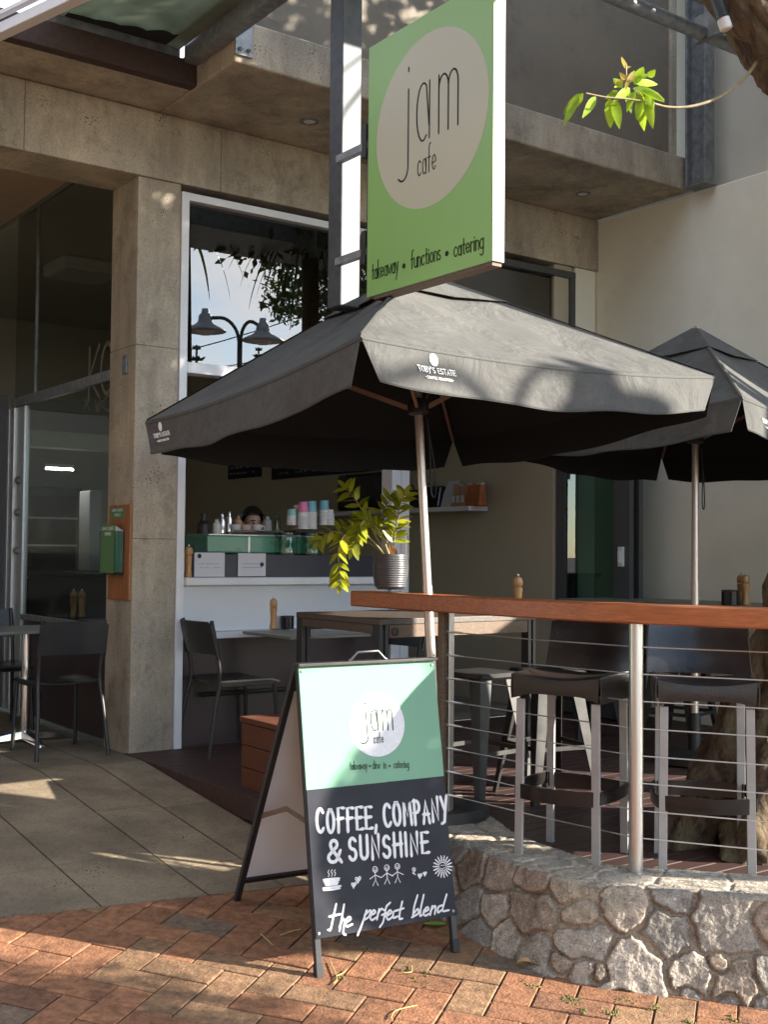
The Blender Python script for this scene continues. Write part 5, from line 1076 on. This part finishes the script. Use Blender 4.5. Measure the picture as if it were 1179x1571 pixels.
P = on_s(688, 772, 3.45); t = st(P)[1]; o = thing('white_card', 'leaning white printed card between the black bags and the packets', 'card', F(3.42, t, 1.667)); b = MB(); b.hexa([F(3.42, t+.06, 1.667), F(3.424, t+.06, 1.667), F(3.424, t-.10, 1.667), F(3.42, t-.10, 1.667), F(3.50, t+.10, 1.90), F(3.504, t+.10, 1.90), F(3.504, t-.06, 1.90), F(3.50, t-.06, 1.90)]); b.build('sheet', M['paper'], o)
P = on_s(565, 770, 3.45); t = st(P)[1]; o = thing('speaker', 'large black loudspeaker-like cabinet on the shelf behind the plant', 'cabinet', F(3.45, t, 1.667)); b = MB(); b.fbox(3.36, 3.58, t-.42, t+.40, 1.667, 2.02); b.build('cabinet', M['black_gloss'], o, bev=.03)
b = MB(); b.lathe([(.12, 0), (.10, .004), (.05, -.006), (0, .004)], F(3.358, t+.1, 1.84), 24, ax=nU); b.build('cone', M['gun'], o, smooth=True)
# back-of-shop fittings seen through the side glass
fr = thing('display_fridge', 'dark display fridge with glass shelves deep inside the cafe', 'fridge', F(1.0, -5.6, 0)); b = MB(); b.fbox(.5, 1.9, -6.4, -5.75, 0, 1.95); b.build('cabinet', M['dark_alu'], fr, bev=.01)
b = MB(); b.fbox(.58, 1.82, -5.74, -5.735, .5, 1.85); b.build('door_glass', M['glass_dim'], fr)
for z in (.95, 1.3, 1.6):
    b = MB(); b.fbox(.56, 1.84, -5.748, -5.73, z, z+.02); b.build('shelf_edge', M['alu'], fr)
bc = thing('service_counter', 'dark service counter inside the cafe behind the side glass', 'counter', F(1.2, -3, 0)); b = MB(); b.fbox(.9, 1.8, -4.6, -2.2, 0, 1.02); b.build('cabinet', M['maroon'], bc, bev=.01)
b = MB(); b.fbox(.86, 1.84, -4.64, -2.16, 1.022, 1.06); b.build('counter_top', M['gun'], bc, bev=.005)
for (x, y0, y1, w_, t, m, l) in ((96, 885, 752, .26, -3.9, 'paper', 'tall pale sheet standing on the inside counter'), (118, 895, 800, .24, -3.4, 'paper', 'lower pale sheet standing on the inside counter'), (88, 900, 855, .3, -3.0, 'mint_machine', 'small mint box on the inside counter'), (150, 898, 835, .16, -2.9, 'black_gloss', 'black canister on the inside counter'), (165, 898, 820, .2, -3.3, 'green_cup', 'green tub on the inside counter')):
    P = on_s(x, y0, .95); s_, tt = st(P); h_ = max(.12, on_s(x, y1, .95)[2]-1.062); s_ = rs.uniform(1.0, 1.5)
    o = thing('counter_item', l, 'box', F(s_, tt, 1.062)); b = MB(); b.fbox(s_, s_+.12, tt-w_/2, tt+w_/2, 1.062, 1.062+h_); b.build('body', M[m], o, bev=.01); b = MB(); b.fbox(s_-.003, s_-.0005, tt-w_*.3, tt+w_*.3, 1.09, 1.062+h_*.6); b.build('front_label', M['cup_white'], o)
lm = thing('ceiling_light', 'square unlit ceiling light panel seen through the upper side glass', 'ceiling light', F(1.0, -3.57, 3.9)); b = MB(); b.fbox(.72, 1.28, -3.85, -3.3, 3.80, 3.915); b.build('housing', M['white_plain'], lm, bev=.02)
b = MB(); b.fbox(.76, 1.24, -3.81, -3.34, 3.79, 3.799); b.build('diffuser', M['paper'], lm)
lt = thing('strip_light', 'thin lit fluorescent strip above the inside counter', 'light', at_d(92, 720, 11)); A, B_ = at_d(70, 719, 11), at_d(112, 721, 11); b = MB(); b.bar(A, B_, .022, .012); b.build('tube', M['lamp_lit'], lt); b = MB(); b.bar(A+V(0, 0, .03), B_+V(0, 0, .03), .06, .03); b.build('housing', M['white_alu'], lt)
# faint reflection of a shop sign, drawn flat onto the upper side glass
gl = thing('mirrored_lettering', 'faint pale takeaway lettering with a fish on the side glass', 'lettering', F(.026, -.8, 2.3)); gm = mat('faint mirrored lettering', (.12, .12, .10), .7)
def gw(name, s, o, wd, sz, w_, **k): b = MB(); text(b, s, o, VD, V(0, 0, 1), nU, sz, wd, w_, **k); b.build(name, gm, gl)
gw('lettering', 'KO', F(.029, -.93, 2.31), .42, .34, .03)
for k, (c, x, y) in enumerate((('A', 128, 629), ('W', 146, 633), ('A', 164, 638))): P = on_s(x, y, .029); gw('lettering', c, P, .085, .075, .012)
b = MB(); c0 = on_s(171, 617, .029); b2_ = []
stroke(b, [c0+VD*(.16*math.cos(t))+V(0, 0, .05*math.sin(t)) for t in np.linspace(.3, 2*math.pi-.3, 20)], nU, .01); stroke(b, [c0+VD*(-.10)+V(0, 0, .03), c0+VD*(-.10)+V(0, 0, -.03)], nU, .008); b.build('fish_drawing', gm, gl)
# ================================================================ BARISTA
def skin_obj(name, nodes, edges, m, parent, root=0, lv=2):
    me = bpy.data.meshes.new(name); me.from_pydata([tuple(map(float, n[0])) for n in nodes], edges, []); o = bpy.data.objects.new(name, me); COL.objects.link(o); o.parent = parent
    if parent: M_ = np.array(wm(parent).inverted()); me.vertices.foreach_set('co', (np.array([n[0] for n in nodes], float)@M_[:3, :3].T+M_[:3, 3]).ravel())
    s = o.modifiers.new('skin', 'SKIN'); s.use_smooth_shade = True
    for i, n in enumerate(nodes): r = n[1]; me.skin_vertices[0].data[i].radius = r if hasattr(r, '__len__') else (r, r)
    me.skin_vertices[0].data[root].use_root = True; sb_ = o.modifiers.new('sub', 'SUBSURF'); sb_.levels = lv; sb_.render_levels = lv; me.materials.append(m); return o
HD = on_t(388, 801, -.85); hb = HD
ps = thing('person', 'barista with dark tied hair and dark top, head bowed behind the coffee machine', 'person', V(hb[0], hb[1], 0))
fw = VD*.95+UD*(-.1); fw /= np.linalg.norm(fw); rg = np.cross(fw, V(0, 0, 1)); zH = HD[2]
def B3(r, f, z): return V(hb[0], hb[1], 0)+rg*r+fw*f+V(0, 0, z)
nodes = [(B3(0, -.16, .92), (.15, .11)), (B3(0, -.17, 1.1), (.13, .10)), (B3(0, -.15, 1.28), (.15, .10)), (B3(0, -.12, 1.36), (.07, .065)), (B3(0, -.05, zH-.10), (.05, .05)), (B3(0, .02, zH-.07), (.062, .065)), (B3(0, .0, zH), (.075, .088)), (B3(0, -.03, zH+.06), (.055, .065)),
         (B3(0, .085, zH-.055), .016)]
edges = [(0, 1), (1, 2), (2, 3), (3, 4), (4, 5), (5, 6), (6, 7), (5, 8)]
def chain(par, pts):
    p = par
    for q in pts: nodes.append(q); edges.append((p, len(nodes)-1)); p = len(nodes)-1
    return p
for s in (-1, 1):
    w_ = chain(2, [(B3(s*.19, -.14, 1.30), .055), (B3(s*.23, .0, 1.10), .042), (B3(s*.16, .2, 1.14), .032), (B3(s*.14, .26, 1.16), (.03, .016))])
    for k, (dx, L) in enumerate(((-.026, .06), (-.009, .07), (.009, .068), (.025, .055))): chain(w_, [(B3(s*.14+dx, .30, 1.17), .0085), (B3(s*.14+dx*1.1, .30+L*.6, 1.165), .008), (B3(s*.14+dx*1.1, .30+L, 1.145), .007)])
    chain(w_, [(B3(s*.14-s*.035, .27, 1.15), .009), (B3(s*.14-s*.05, .30, 1.14), .008)])
    chain(0, [(B3(s*.09, -.16, .84), .085), (B3(s*.10, -.15, .48), .06), (B3(s*.10, -.17, .08), .04), (B3(s*.11, -.06, .04), (.035, .03))])
skin_obj('body', nodes, edges, M['skin'], ps)
b = MB(); n1, n2 = 20, 28; vs = []; keep = []
for i in range(n1+1):
    for j in range(n2):
        th = math.pi*i/n1; ph = 2*math.pi*j/n2; wv = 1+.02*math.sin(ph*9+th*3)
        vs.append((math.sin(th)*math.cos(ph)*.088*wv, math.sin(th)*math.sin(ph)*.108*wv-.012, math.cos(th)*.112*wv+.012))
fs = []
for i in range(n1):
    for j in range(n2):
        f = (i*n2+j, i*n2+(j+1) % n2, (i+1)*n2+(j+1) % n2, (i+1)*n2+j); c = np.mean([vs[k] for k in f], axis=0)
        if c[2] > .045+.35*max(0, c[1]-.02) or (c[1] < -.005 and c[2] > -.095): fs.append(f)
b.add([B3(x, y, zH+z) for x, y, z in vs], fs)
b.lathe([(0, -.04), (.035, -.025), (.045, 0), (.035, .025), (0, .04)], B3(0, -.135, zH+.03), 14); b.build('hair', M['hair'], ps, smooth=60)
nodes = [(B3(0, -.16, .86), (.17, .13)), (B3(0, -.17, 1.1), (.145, .115)), (B3(0, -.15, 1.27), (.165, .115)), (B3(0, -.125, 1.345), (.085, .078))]; edges = [(0, 1), (1, 2), (2, 3)]
for s in (-1, 1): chain(2, [(B3(s*.185, -.14, 1.30), .07), (B3(s*.22, -.03, 1.15), .055)])
skin_obj('shirt', nodes, edges, M['shirt'], ps)
nodes = [(B3(0, -.16, .90), (.165, .125))]; edges = []
for s in (-1, 1): chain(0, [(B3(s*.09, -.16, .82), .098), (B3(s*.10, -.15, .48), .072), (B3(s*.10, -.17, .10), .055)])
skin_obj('trousers', nodes, edges, M['shirt'], ps)
for s in (-1, 1):
    b = MB(); b.lathe([(.0, 0), (.010, .003), (0, .006)], B3(s*.03, .078, zH-.012), 10, ax=fw); b.build('eye', M['hair'], ps, smooth=True)
    b = MB(); b.tube([B3(s*.015, .086, zH+.008), B3(s*.033, .085, zH+.012), B3(s*.05, .072, zH+.006)], .004, 6); b.build('eyebrow', M['hair'], ps)
    b = MB(); b.lathe([(.0, 0), (.02, .004), (.024, .012), (0, .016)], B3(s*.073, .0, zH-.02), 10, ax=rg*s); b.build('ear', M['skin'], ps, smooth=True)
b = MB(); b.tube([B3(-.022, .082, zH-.085), B3(0, .089, zH-.087), B3(.022, .082, zH-.085)], .005, 6); b.build('mouth', M['pink_lip'] if 'pink_lip' in M else M.setdefault('pink_lip', mat('lips', (.35, .13, .11), .5)), ps)
# ================================================================ TREE BESIDE THE RAIL
def rough_tube(b, pts, rad, n=40, step=.02, amp=.12, seed=0, lobes=3, lob=.12):
    P = catmull(np.array(pts, float), 14); r = np.interp(np.linspace(0, 1, len(P)), np.linspace(0, 1, len(rad)), rad); m = len(P); x = None; vs = []
    TH = np.linspace(0, 2*math.pi, n+1)[:-1]
    for i in range(m):
        t = P[min(i+1, m-1)]-P[max(0, i-1)]; t /= np.linalg.norm(t)
        x = np.cross(t, V(0, 1, .2)) if x is None else x-t*(x@t); x /= np.linalg.norm(x); y = np.cross(t, x)
        f = fbm(np.cos(TH)*2+9, np.sin(TH)*2+i*.16+seed, seed, 4)*amp*2+lob*np.sin(TH*lobes+i*.03)*(1-i/m)
        f = f+.5*amp*fbm(TH*5, np.full(n, i*.1+seed), seed+4, 3)-.9*amp*(1-np.abs(np.sin(TH*2.5+2.2*fbm(TH*0+3, np.full(n, i*.05+seed), seed+7, 2)+seed)))**5
        for k, a in enumerate(TH): vs.append(P[i]+r[i]*(1+f[k])*(math.cos(a)*x+math.sin(a)*y))
    b.add(vs, [(i*n+k, i*n+(k+1) % n, (i+1)*n+(k+1) % n, (i+1)*n+k) for i in range(m-1) for k in range(n)]); return P
def leaf_cloud(b, blobs, n, size, seed, droop=.3):
    rs = np.random.RandomState(seed); w_ = np.array([q[3]**2 for q in blobs]); w_ /= w_.sum(); idx = rs.choice(len(blobs), n, p=w_); vs = []; fs = []; col = []
    for i in idx:
        x, y, z, r = blobs[i]; d = rs.randn(3); d /= np.linalg.norm(d); p = V(x, y, z)+d*r*rs.rand()**.4*V(1, 1, .8); a = rs.randn(3); a[2] -= droop; a /= np.linalg.norm(a); c = np.cross(a, rs.randn(3)); c /= np.linalg.norm(c); L_ = size*(.6+.8*rs.rand()); o = len(vs)
        vs += [p, p+a*L_*.5+c*L_*.22, p+a*L_, p+a*L_*.5-c*L_*.22]; fs.append((o, o+1, o+2, o+3)); t = .6+.8*rs.rand(); col += [(t, t*(.9+.2*rs.rand()), t*.9, 1)]*4
    b.add(vs, fs); b.col += col
tr = thing('tree', 'mottled old tree with flared roots growing through the deck at right, leaning over the view', 'tree', (1.8, 5.25, 0))
b = MB(); TP = rough_tube(b, [(1.86, 5.45, -.1), (1.86, 5.42, .25), (1.93, 5.32, .7), (2.0, 5.16, 1.25), (2.2, 4.5, 1.95), (2.05, 3.93, 2.48), (1.60, 3.92, 2.74), (1.34, 3.93, 3.02), (1.14, 3.95, 3.36), (.95, 3.9, 4.0), (.9, 4.0, 5.0)], [.40, .32, .26, .22, .19, .16, .14, .13, .12, .08], 64, amp=.16, seed=3)
b.build('trunk', M['bark'], tr, smooth=60)
for pts, rad, sd_ in (([(1.30, 5.20, -.06), (1.42, 5.22, .14), (1.58, 5.27, .42), (1.74, 5.3, .8), (1.86, 5.28, 1.1)], [.12, .12, .11, .1, .07], 6), ([(1.55, 4.98, -.06), (1.62, 5.04, .18), (1.74, 5.15, .5), (1.86, 5.22, .9)], [.15, .13, .11, .08], 8), ([(2.3, 5.1, -.06), (2.15, 5.2, .3), (2.0, 5.25, .8)], [.16, .14, .1], 12)):
    b = MB(); rough_tube(b, pts, rad, 40, amp=.2, seed=sd_, lobes=2, lob=.15); b.build('root', M['bark'], tr, smooth=60)
for pts, rad in (([(1.2, 3.95, 3.4), (1.9, 4.6, 4.3), (2.9, 5.6, 5.0)], [.1, .08, .05]), ([(.92, 3.95, 4.4), (2.0, 4.6, 5.6), (3.4, 6.4, 6.3)], [.1, .08, .05])):
    b = MB(); rough_tube(b, pts, rad, 16, amp=.1, seed=2); b.build('limb', M['bark'], tr, smooth=60)
b = MB(); CROWN = [(3.0, 6.3, 5.0, 1.0), (3.7, 6.9, 5.0, 1.0), (3.3, 6.2, 6.0, 1.2), (2.6, 5.6, 6.2, 1.0), (4.2, 6.4, 5.6, 1.1), (2.2, 5.0, 6.4, 1.0), (4.4, 7.0, 4.5, .9), (3.0, 7.1, 4.75, .55), (4.7, 6.2, 4.6, .9)]
leaf_cloud(b, CROWN, 9000, .13, 5); leaf_cloud(b, [(-1.5+1.3*(i%4)+.3*(j%2), -1.5+1.5*j, 6.6+.35*((i*7+j*5)%4), 1.05) for i in range(4) for j in range(4)], 4500, .26, 6); b.build('crown', M['crown'], tr, smooth='keep')  # second leaf cloud is added overhead, unseen, to block sky light
# leafy twig hanging in front of the wall
tw = [at_d(x, y, 3.92-.02*i) for i, (x, y) in enumerate(((1162, 95), (1150, 112), (1132, 130), (1110, 146), (1085, 157), (1055, 164), (1025, 164), (1000, 158), (965, 152), (930, 149), (900, 143)))]
b = MB(); c = catmull(np.array(tw), 6); b.tube(c, list(np.linspace(.0065, .0022, len(c))), 7); tg = b.build('twig', M['twig'], tr, smooth=True)
LEAF = [(982, 140, 986, 190, .034), (990, 140, 1000, 186, .03), (972, 135, 1010, 148, .03), (938, 150, 938, 188, .034), (945, 152, 950, 187, .03), (900, 143, 873, 170, .03), (893, 146, 872, 182, .024), (918, 148, 902, 172, .024), (975, 130, 985, 104, .03), (968, 135, 950, 150, .024), (962, 132, 968, 165, .022), (975, 128, 1004, 126, .026), (958, 135, 945, 122, .02), (985, 138, 1012, 152, .022)]
PALE = [(962, 108, 955, 86, .018), (963, 106, 968, 100, .014), (961, 122, 952, 112, .014), (962, 118, 945, 130, .014), (964, 128, 975, 108, .02), (958, 126, 942, 134, .012), (966, 120, 960, 138, .013)]
LEAF = [(x0+(x0-982)*.05, y0, x1+(x1-x0)*.3, y1+(y1-y0)*.22, w_*1.1) for x0, y0, x1, y1, w_ in LEAF]+[(1000, 150, 1012, 140, .02), (988, 120, 992, 112, .024), (950, 140, 930, 150, .022), (992, 145, 1004, 165, .026), (975, 140, 962, 168, .024), (995, 118, 1006, 108, .024), (985, 150, 978, 184, .026)]
rs = random.Random(2)
for (x0, y0, x1, y1, w_) in LEAF+PALE:
    a, c = at_d(x0, y0, 3.78), at_d(x1, y1, 3.78+rs.uniform(-.05, .05)); b = MB(); pale = (x0, y0, x1, y1, w_) in PALE
    t = rs.uniform(.85, 1.3); leaf_mesh(b, a, c-a, V(rs.uniform(-.6, .6), -1, rs.uniform(-.3, .5)), np.linalg.norm(c-a)*1.02, w_, rs, rs.uniform(.0, .15), (t*1.5, t*.8, t*3) if pale else (t, t, t)); b.build('leaf', M['leaf'], tg, smooth='keep')
b = MB(); st_ = [at_d(965, 152, 3.78), at_d(963, 135, 3.78), at_d(962, 115, 3.78), at_d(961, 100, 3.78)]; b.tube(catmull(np.array(st_), 4), .0025, 6); b.build('shoot', M['twig'], tg, smooth=True)
# spotlight strapped to the trunk
A, B_ = at_d(1099, -4, 3.86), at_d(1116, 46, 3.86); sp = thing('spotlight', 'slim black spotlight with a pale tip strapped beside the leaning trunk', 'spotlight', A)
d = (B_-A); L_ = np.linalg.norm(d); b = MB(); b.lathe([(.016, -.15), (.02, -.05), (.021, L_*.62), (.024, L_*.66)], A, 18, ax=d); b.build('body', M['black_metal'], sp, smooth=True); b = MB(); b.lathe([(.021, L_*.66), (.021, L_*.96), (.016, L_), (0, L_)], A, 18, ax=d); b.build('lens_tip', M['cup_white'], sp, smooth=True)
b = MB(); b.tube([A+V(0, 0, .05), A+V(.06, .02, .07), A+V(.14, .06, .05)], .006, 6); b.build('strap', M['cable'], sp)
# ================================================================ ACROSS THE STREET (seen mirrored in the high window)
def refl(px, py, D): P = at_d(px, py, D); t = (P-P0)@VD; return P-2*t*VD
SL = thing('street_lamp', 'twin-headed street lamp mirrored in the high window glass', 'street lamp', refl(372, 570, 18)*V(1, 1, 0)+V(0, 0, -.4))
pm_, lL, lR, pb2 = refl(372, 520, 18), refl(319, 497, 18), refl(408, 512, 18), refl(372, 570, 18)
base = V(pb2[0], pb2[1], -.4); pm_ = V(base[0], base[1], pm_[2])
b = MB(); b.tube([base, V(base[0], base[1], 2), pm_], [.07, .05, .04], 12); b.build('pole', M['black_metal'], SL, smooth=True)
for hd in (lL, lR):
    ax_ = V(hd[0], hd[1], hd[2]); dd = (ax_-pm_)*V(1, 1, 0); b = MB(); b.tube(catmull(np.array([pm_+V(0, 0, -.1), pm_+dd*.12+V(0, 0, .16), pm_+dd*.45+V(0, 0, .26+(ax_[2]-pm_[2])*.3), ax_+V(0, 0, .10)]), 6), .028, 8); b.build('arm', M['black_metal'], SL, smooth=True)
    b = MB(); b.lathe([(.33, -.10), (.30, -.07), (.16, .0), (.11, .05), (.10, .14), (.06, .19), (.05, .25), (0, .25)], ax_, 28); h_ = b.build('lamp_shade', M['galv_dark'], SL, smooth=True)
    b = MB(); b.lathe([(.0, -.16), (.1, -.15), (.15, -.10), (.1, -.06)], ax_, 20); b.build('bulb_cover', M['cup_white'], h_, smooth=True)
for i, (px, py, D, nf, L_, lab) in enumerate(((482, 350, 12.2, 56, 1.15, 'palm with drooping fronds mirrored near the middle of the high window'), (285, 335, 12.2, 26, .9, 'palm with drooping fronds mirrored at the left edge of the high window'))):
    c = refl(px, py, D); o = thing('palm_tree', lab, 'palm', (c[0], c[1], -.4), group='palms across the path'); rs = random.Random(20+i)
    b = MB(); rough_tube(b, [(c[0], c[1], -.45), (c[0]+.05, c[1]+.02, 2), (c[0], c[1], c[2]+.1)], [.12, .1, .09], 14, amp=.06, seed=i); b.build('trunk', M['bark'], o, smooth=60)
    b = MB()
    for k in range(nf):
        a = rs.random()*6.283; el = rs.uniform(-.2, 1.2); h_ = V(math.cos(a), math.sin(a), 0); pts = []; p = c.copy(); v = h_*math.cos(el)+V(0, 0, math.sin(el)); L2 = L_*rs.uniform(.7, 1.2); w_ = rs.uniform(.035, .055); o_ = len(b.v); sd_ = np.cross(h_, V(0, 0, 1))
        for q in range(9): u = q/8; ww = w_*(1-u)**.7*.5+.002; b.v += [tuple(p-sd_*ww), tuple(p+sd_*ww+V(0, 0, .0))]; v = v+V(0, 0, -.30); v /= np.linalg.norm(v); p = p+v*L2/8
        for q in range(8): b.f.append([o_+2*q, o_+2*q+1, o_+2*q+3, o_+2*q+2]); b.m.append(0)
    b.build('fronds', M['palm'], o, smooth='keep')
def street_tree(P, blobs, n, size, lab, seed, r=.2):
    o = thing('street_tree', lab, 'tree', (P[0], P[1], -.4), group='trees across the street'); b = MB(); top = max(q[2] for q in blobs)
    rough_tube(b, [(P[0], P[1], -.5), (P[0]+.1, P[1], 1.8), (P[0], P[1]+.1, top-.3)], [r, r*.8, r*.3], 18, amp=.1, seed=seed); b.build('trunk', M['bark'], o, smooth=60)
    for q in blobs[:1]: b = MB(); b.tube([(P[0], P[1], min(2.2, q[2]-.5)), ((P[0]+q[0])/2, (P[1]+q[1])/2, q[2]-.3), q[:3]], [r*.4, r*.25, r*.1], 8); b.build('limb', M['bark'], o, smooth=True)
    b = MB(); leaf_cloud(b, blobs, n, size, seed); b.build('crown', M['crown'], o, smooth='keep')
c = refl(505, 455, 15.5); rr = np.random.RandomState(1)
street_tree(c, [(c[0]+rr.uniform(-.9, .9), c[1]+rr.uniform(-.3, .9), c[2]+rr.uniform(-.35, .8), rr.uniform(.35, .6)) for k in range(10)], 6500, .08, 'leafy street tree mirrored at the right of the high window', 9)
c = refl(290, 610, 40); street_tree(c, [(c[0], c[1], 1.5, 1.2), (c[0]+.8, c[1], 1.0, 1.0), (c[0]-.8, c[1]+.4, 1.1, 1.0)], 1500, .25, 'low street tree mirrored at the lower left of the high window', 10)
for i, (px, py, D, H) in enumerate(((303, 545, 55, 2.6), (398, 545, 70, 2.0))):
    c = refl(px, py, D); o = thing('conifer', ('distant tiered conifer mirrored at the lower left of the high window', 'distant tiered conifer mirrored below the right lamp head')[i], 'tree', (c[0], c[1], -.4), group='distant conifers'); b = MB(); b.tube([(c[0], c[1], -.5), c+V(0, 0, .5)], [.25, .05], 8); b.build('trunk', M['bark'], o, smooth=True)
    b = MB(); rs = random.Random(i)
    for k in range(9):
        z = c[2]+.3-k*H/5; r_ = .25+.22*k
        for a in range(9): an = a*.7+k; d = V(math.cos(an), math.sin(an), -.05); p = V(c[0], c[1], z); q = p+d*r_*rs.uniform(.8, 1.1); s_ = np.cross(d, V(0, 0, 1))*.16; b.add([p-s_*.3, q*.5+p*.5-s_, q+V(0, 0, .18), q*.5+p*.5+s_], [(0, 1, 2, 3)])
    b.build('crown', M['crown_plain'] if 'crown_plain' in M else M.setdefault('crown_plain', mat('conifer foliage', (.03, .05, .02), .7)), o, smooth='keep')
for i, (a, c, l) in enumerate((((285, 522, 20), (520, 440, 26), 'overhead wire mirrored just above the lamp heads'), ((285, 555, 20), (480, 508, 26), 'overhead wire mirrored between the two lamp heads'), ((340, 574, 22), (480, 530, 26), 'lowest overhead wire mirrored behind the lamp pole'))):
    A, B_ = refl(*a), refl(*c); d = (B_-A); A = A-d*.4; B_ = B_+d*1.2; b = MB(); b.tube([A+(B_-A)*u-V(0, 0, .35*4*u*(1-u)) for u in np.linspace(0, 1, 14)], .012, 5); tag(b.build('overhead_wire', M['cable'], None), l, 'wire', 'overhead street wires')
# unseen trees added to the right to shade the pavers and the board
c = at_z(120, 1555, -.27)+np.array(SD)*6.3; street_tree(c, [(c[0], c[1], c[2], .40), (c[0]+.3, c[1]-.25, c[2]+.05, .36), (c[0]+.1, c[1]-.5, c[2]-.1, .3)], 1500, .09, 'young street tree standing out of view to the right', 14, .05)
c = on_board(*z7(1085, 735))+np.array(SD)*4.6
tp = thing('shadow_topiary', 'ball-shaped clipped tree in a pot standing out of view to the right', 'tree', (c[0], c[1], -.36))
b = MB(); b.lathe([(.2, 0), (.26, .4), (.27, .42), (.23, .42), (.22, .36), (0, .36)], (c[0], c[1], -.36), 28); b.build('pot', M['pot'], tp, smooth=True)
b = MB(); b.tube([(c[0], c[1], 0), (c[0]+.02, c[1], .8), (c[0], c[1], c[2]-.2)], [.035, .03, .03], 10); b.build('trunk', M['bark'], tp, smooth=True)
b = MB(); rs_ = np.random.RandomState(8); vs = []; fs = []
for k in range(5000):
    d = rs_.randn(3); d /= np.linalg.norm(d); p = c+d*.44*(1-.18*rs_.rand()**2); a = np.cross(d, rs_.randn(3)); a /= np.linalg.norm(a); a = a*.9+d*.3; q = np.cross(a, d); o_ = len(vs); L_ = .05+.03*rs_.rand(); vs += [p, p+a*L_*.5+q*L_*.3, p+a*L_, p+a*L_*.5-q*L_*.3]; fs.append((o_, o_+1, o_+2, o_+3))
b.add(vs, fs); t_ = .7+.6*rs_.rand(5000); b.col = [(t, t, t, 1) for t in t_ for _ in range(4)]; b.build('crown', M['crown'], tp, smooth='keep')
# unseen brick building added on the left to cut sky light
nb_ = thing('sky_blocking_building', 'dark brick building standing out of view on the left', 'building', F(-11, 6, -.4))
b = MB(); b.fbox(-16, -9, -2, 16, -.5, 9); b.build('wall', mat('dark brick', (.10, .07, .055), .9, vscale=8), nb_)
for k in range(4):
    b = MB(); b.fbox(-9.02, -8.96, 1+3.6*k, 3+3.6*k, 1, 3.2); fr_ = b.build('window_frame', M['dark_alu'], nb_); b = MB(); b.fbox(-8.958, -8.95, 1.1+3.6*k, 2.9+3.6*k, 1.1, 3.1); b.build('glass_pane', M['glass_win'], fr_)
# ================================================================ LITTER ON THE PAVING
def gpt(x, y):
    z = -.28
    for i in range(20): P = at_z(x, y, z); z = gh(st(P)[1])
    return P
M['dry_leaf'] = mat('dry tan leaf', (.42, .24, .10), .7, var=.25, vscale=30); M['yellow_bit'] = mat('yellow fallen bits', (.38, .29, .10), .7, var=.2)
P = gpt(815, 1487); b = MB(); b.grid(lambda u, v: P+V((u-.5)*.10*1, (v-.5)*.045*math.sin(math.pi*min(1, max(.02, u)))**.6-.03*(u-.5), .012+.022*abs(v-.5)+.012*math.sin(u*4)), 12, 6); b.col = []
tag(b.build('fallen_leaf', M['dry_leaf'], None, smooth=60), 'curled tan leaf lying on the pavers near the stone wall', 'leaf')
P = gpt(668, 1422); b = MB(); b.col = []; b.grid(lambda u, v: P+V((u-.5)*.09, (v-.5)*.05*math.sin(math.pi*min(1, max(.02, u)))**.6, .006+.016*abs(v-.5)), 10, 4)
tag(b.build('fallen_leaf', M['leaf_plain'] if 'leaf_plain' in M else M.setdefault('leaf_plain', mat('green fallen leaf', (.16, .28, .04), .5)), None, smooth=60), 'small green leaf lying under the sandwich board', 'leaf')
TW = [((507, 1478), (517, 1502), (512, 1512)), ((516, 1500), (527, 1495), (531, 1490)), ((600, 1565), (608, 1553), (640, 1545)), ((620, 1495), (632, 1493), (631, 1483)), ((400, 1435), (412, 1446), (418, 1452)), ((430, 1437), (450, 1430), (462, 1428)), ((770, 1545), (790, 1555), (822, 1566)), ((700, 1520), (712, 1517), (726, 1516)), ((770, 1440), (778, 1452), (777, 1462)), ((530, 1545), (545, 1555), (552, 1560)), ((960, 1552), (985, 1549), (1008, 1546)), ((470, 1408), (475, 1418), (466, 1424))]
TL = ['twig below the board\'s left foot', 'short stub crossing the twig below the board\'s left foot', 'bent straw at the bottom middle of the pavers', 'hooked straw right of the board\'s middle', 'twig left of the board under its frame', 'pale straw between the board\'s frames', 'long straw on the pavers below the dry leaf', 'straw on the pavers below the board\'s right foot', 'twig right of the board\'s right foot', 'twig on the bottom pavers left of the bent straw', 'straw beside the wall foot near the right photo edge', 'stub in the shade between the board\'s legs']
for q, l in list(zip(TW, TL))[:6]:
    p3 = [gpt(*k)+V(0, 0, .006) for k in q]; b = MB(); b.tube(catmull(np.array(p3), 4), [.0022]*9, 5); tag(b.build('fallen_twig', M['yellow_bit'], None, smooth=True), 'dry yellow '+l, 'twig', 'fallen twigs on the pavers')
b = MB(); rs = np.random.RandomState(4); b.col = []
def tuft(x, y, n, r):
    c = gpt(x, y)
    for k in range(n):
        p = c+V(*(rs.randn(2)*r), 0); p[2] = gz(p[0], p[1])-.002; s = .004+.006*rs.rand(); a = rs.rand()*6; b.add([p+V(math.cos(a)*s, math.sin(a)*s, .001), p+V(math.cos(a+2)*s, math.sin(a+2)*s, .002), p+V(math.cos(a+4)*s, math.sin(a+4)*s, .001), p+V(0, 0, s*1.2)], [(0, 1, 3), (1, 2, 3), (2, 0, 3)])
for x, y, n, r in ((876, 1535, 120, .02), (935, 1553, 60, .014), (815, 1513, 50, .012), (1055, 1570, 40, .01), (895, 1550, 50, .012), (690, 1435, 60, .02), (745, 1470, 30, .02), (860, 1492, 40, .015), (960, 1535, 50, .02), (1000, 1545, 50, .02), (520, 1500, 25, .012), (570, 1460, 20, .03), (650, 1500, 25, .05), (800, 1470, 40, .05), (1120, 1565, 40, .02)): tuft(x, y, int(n*.35), r)
o = b.build('moss_tufts', M['moss'], None, smooth='keep'); o['kind'] = 'stuff'
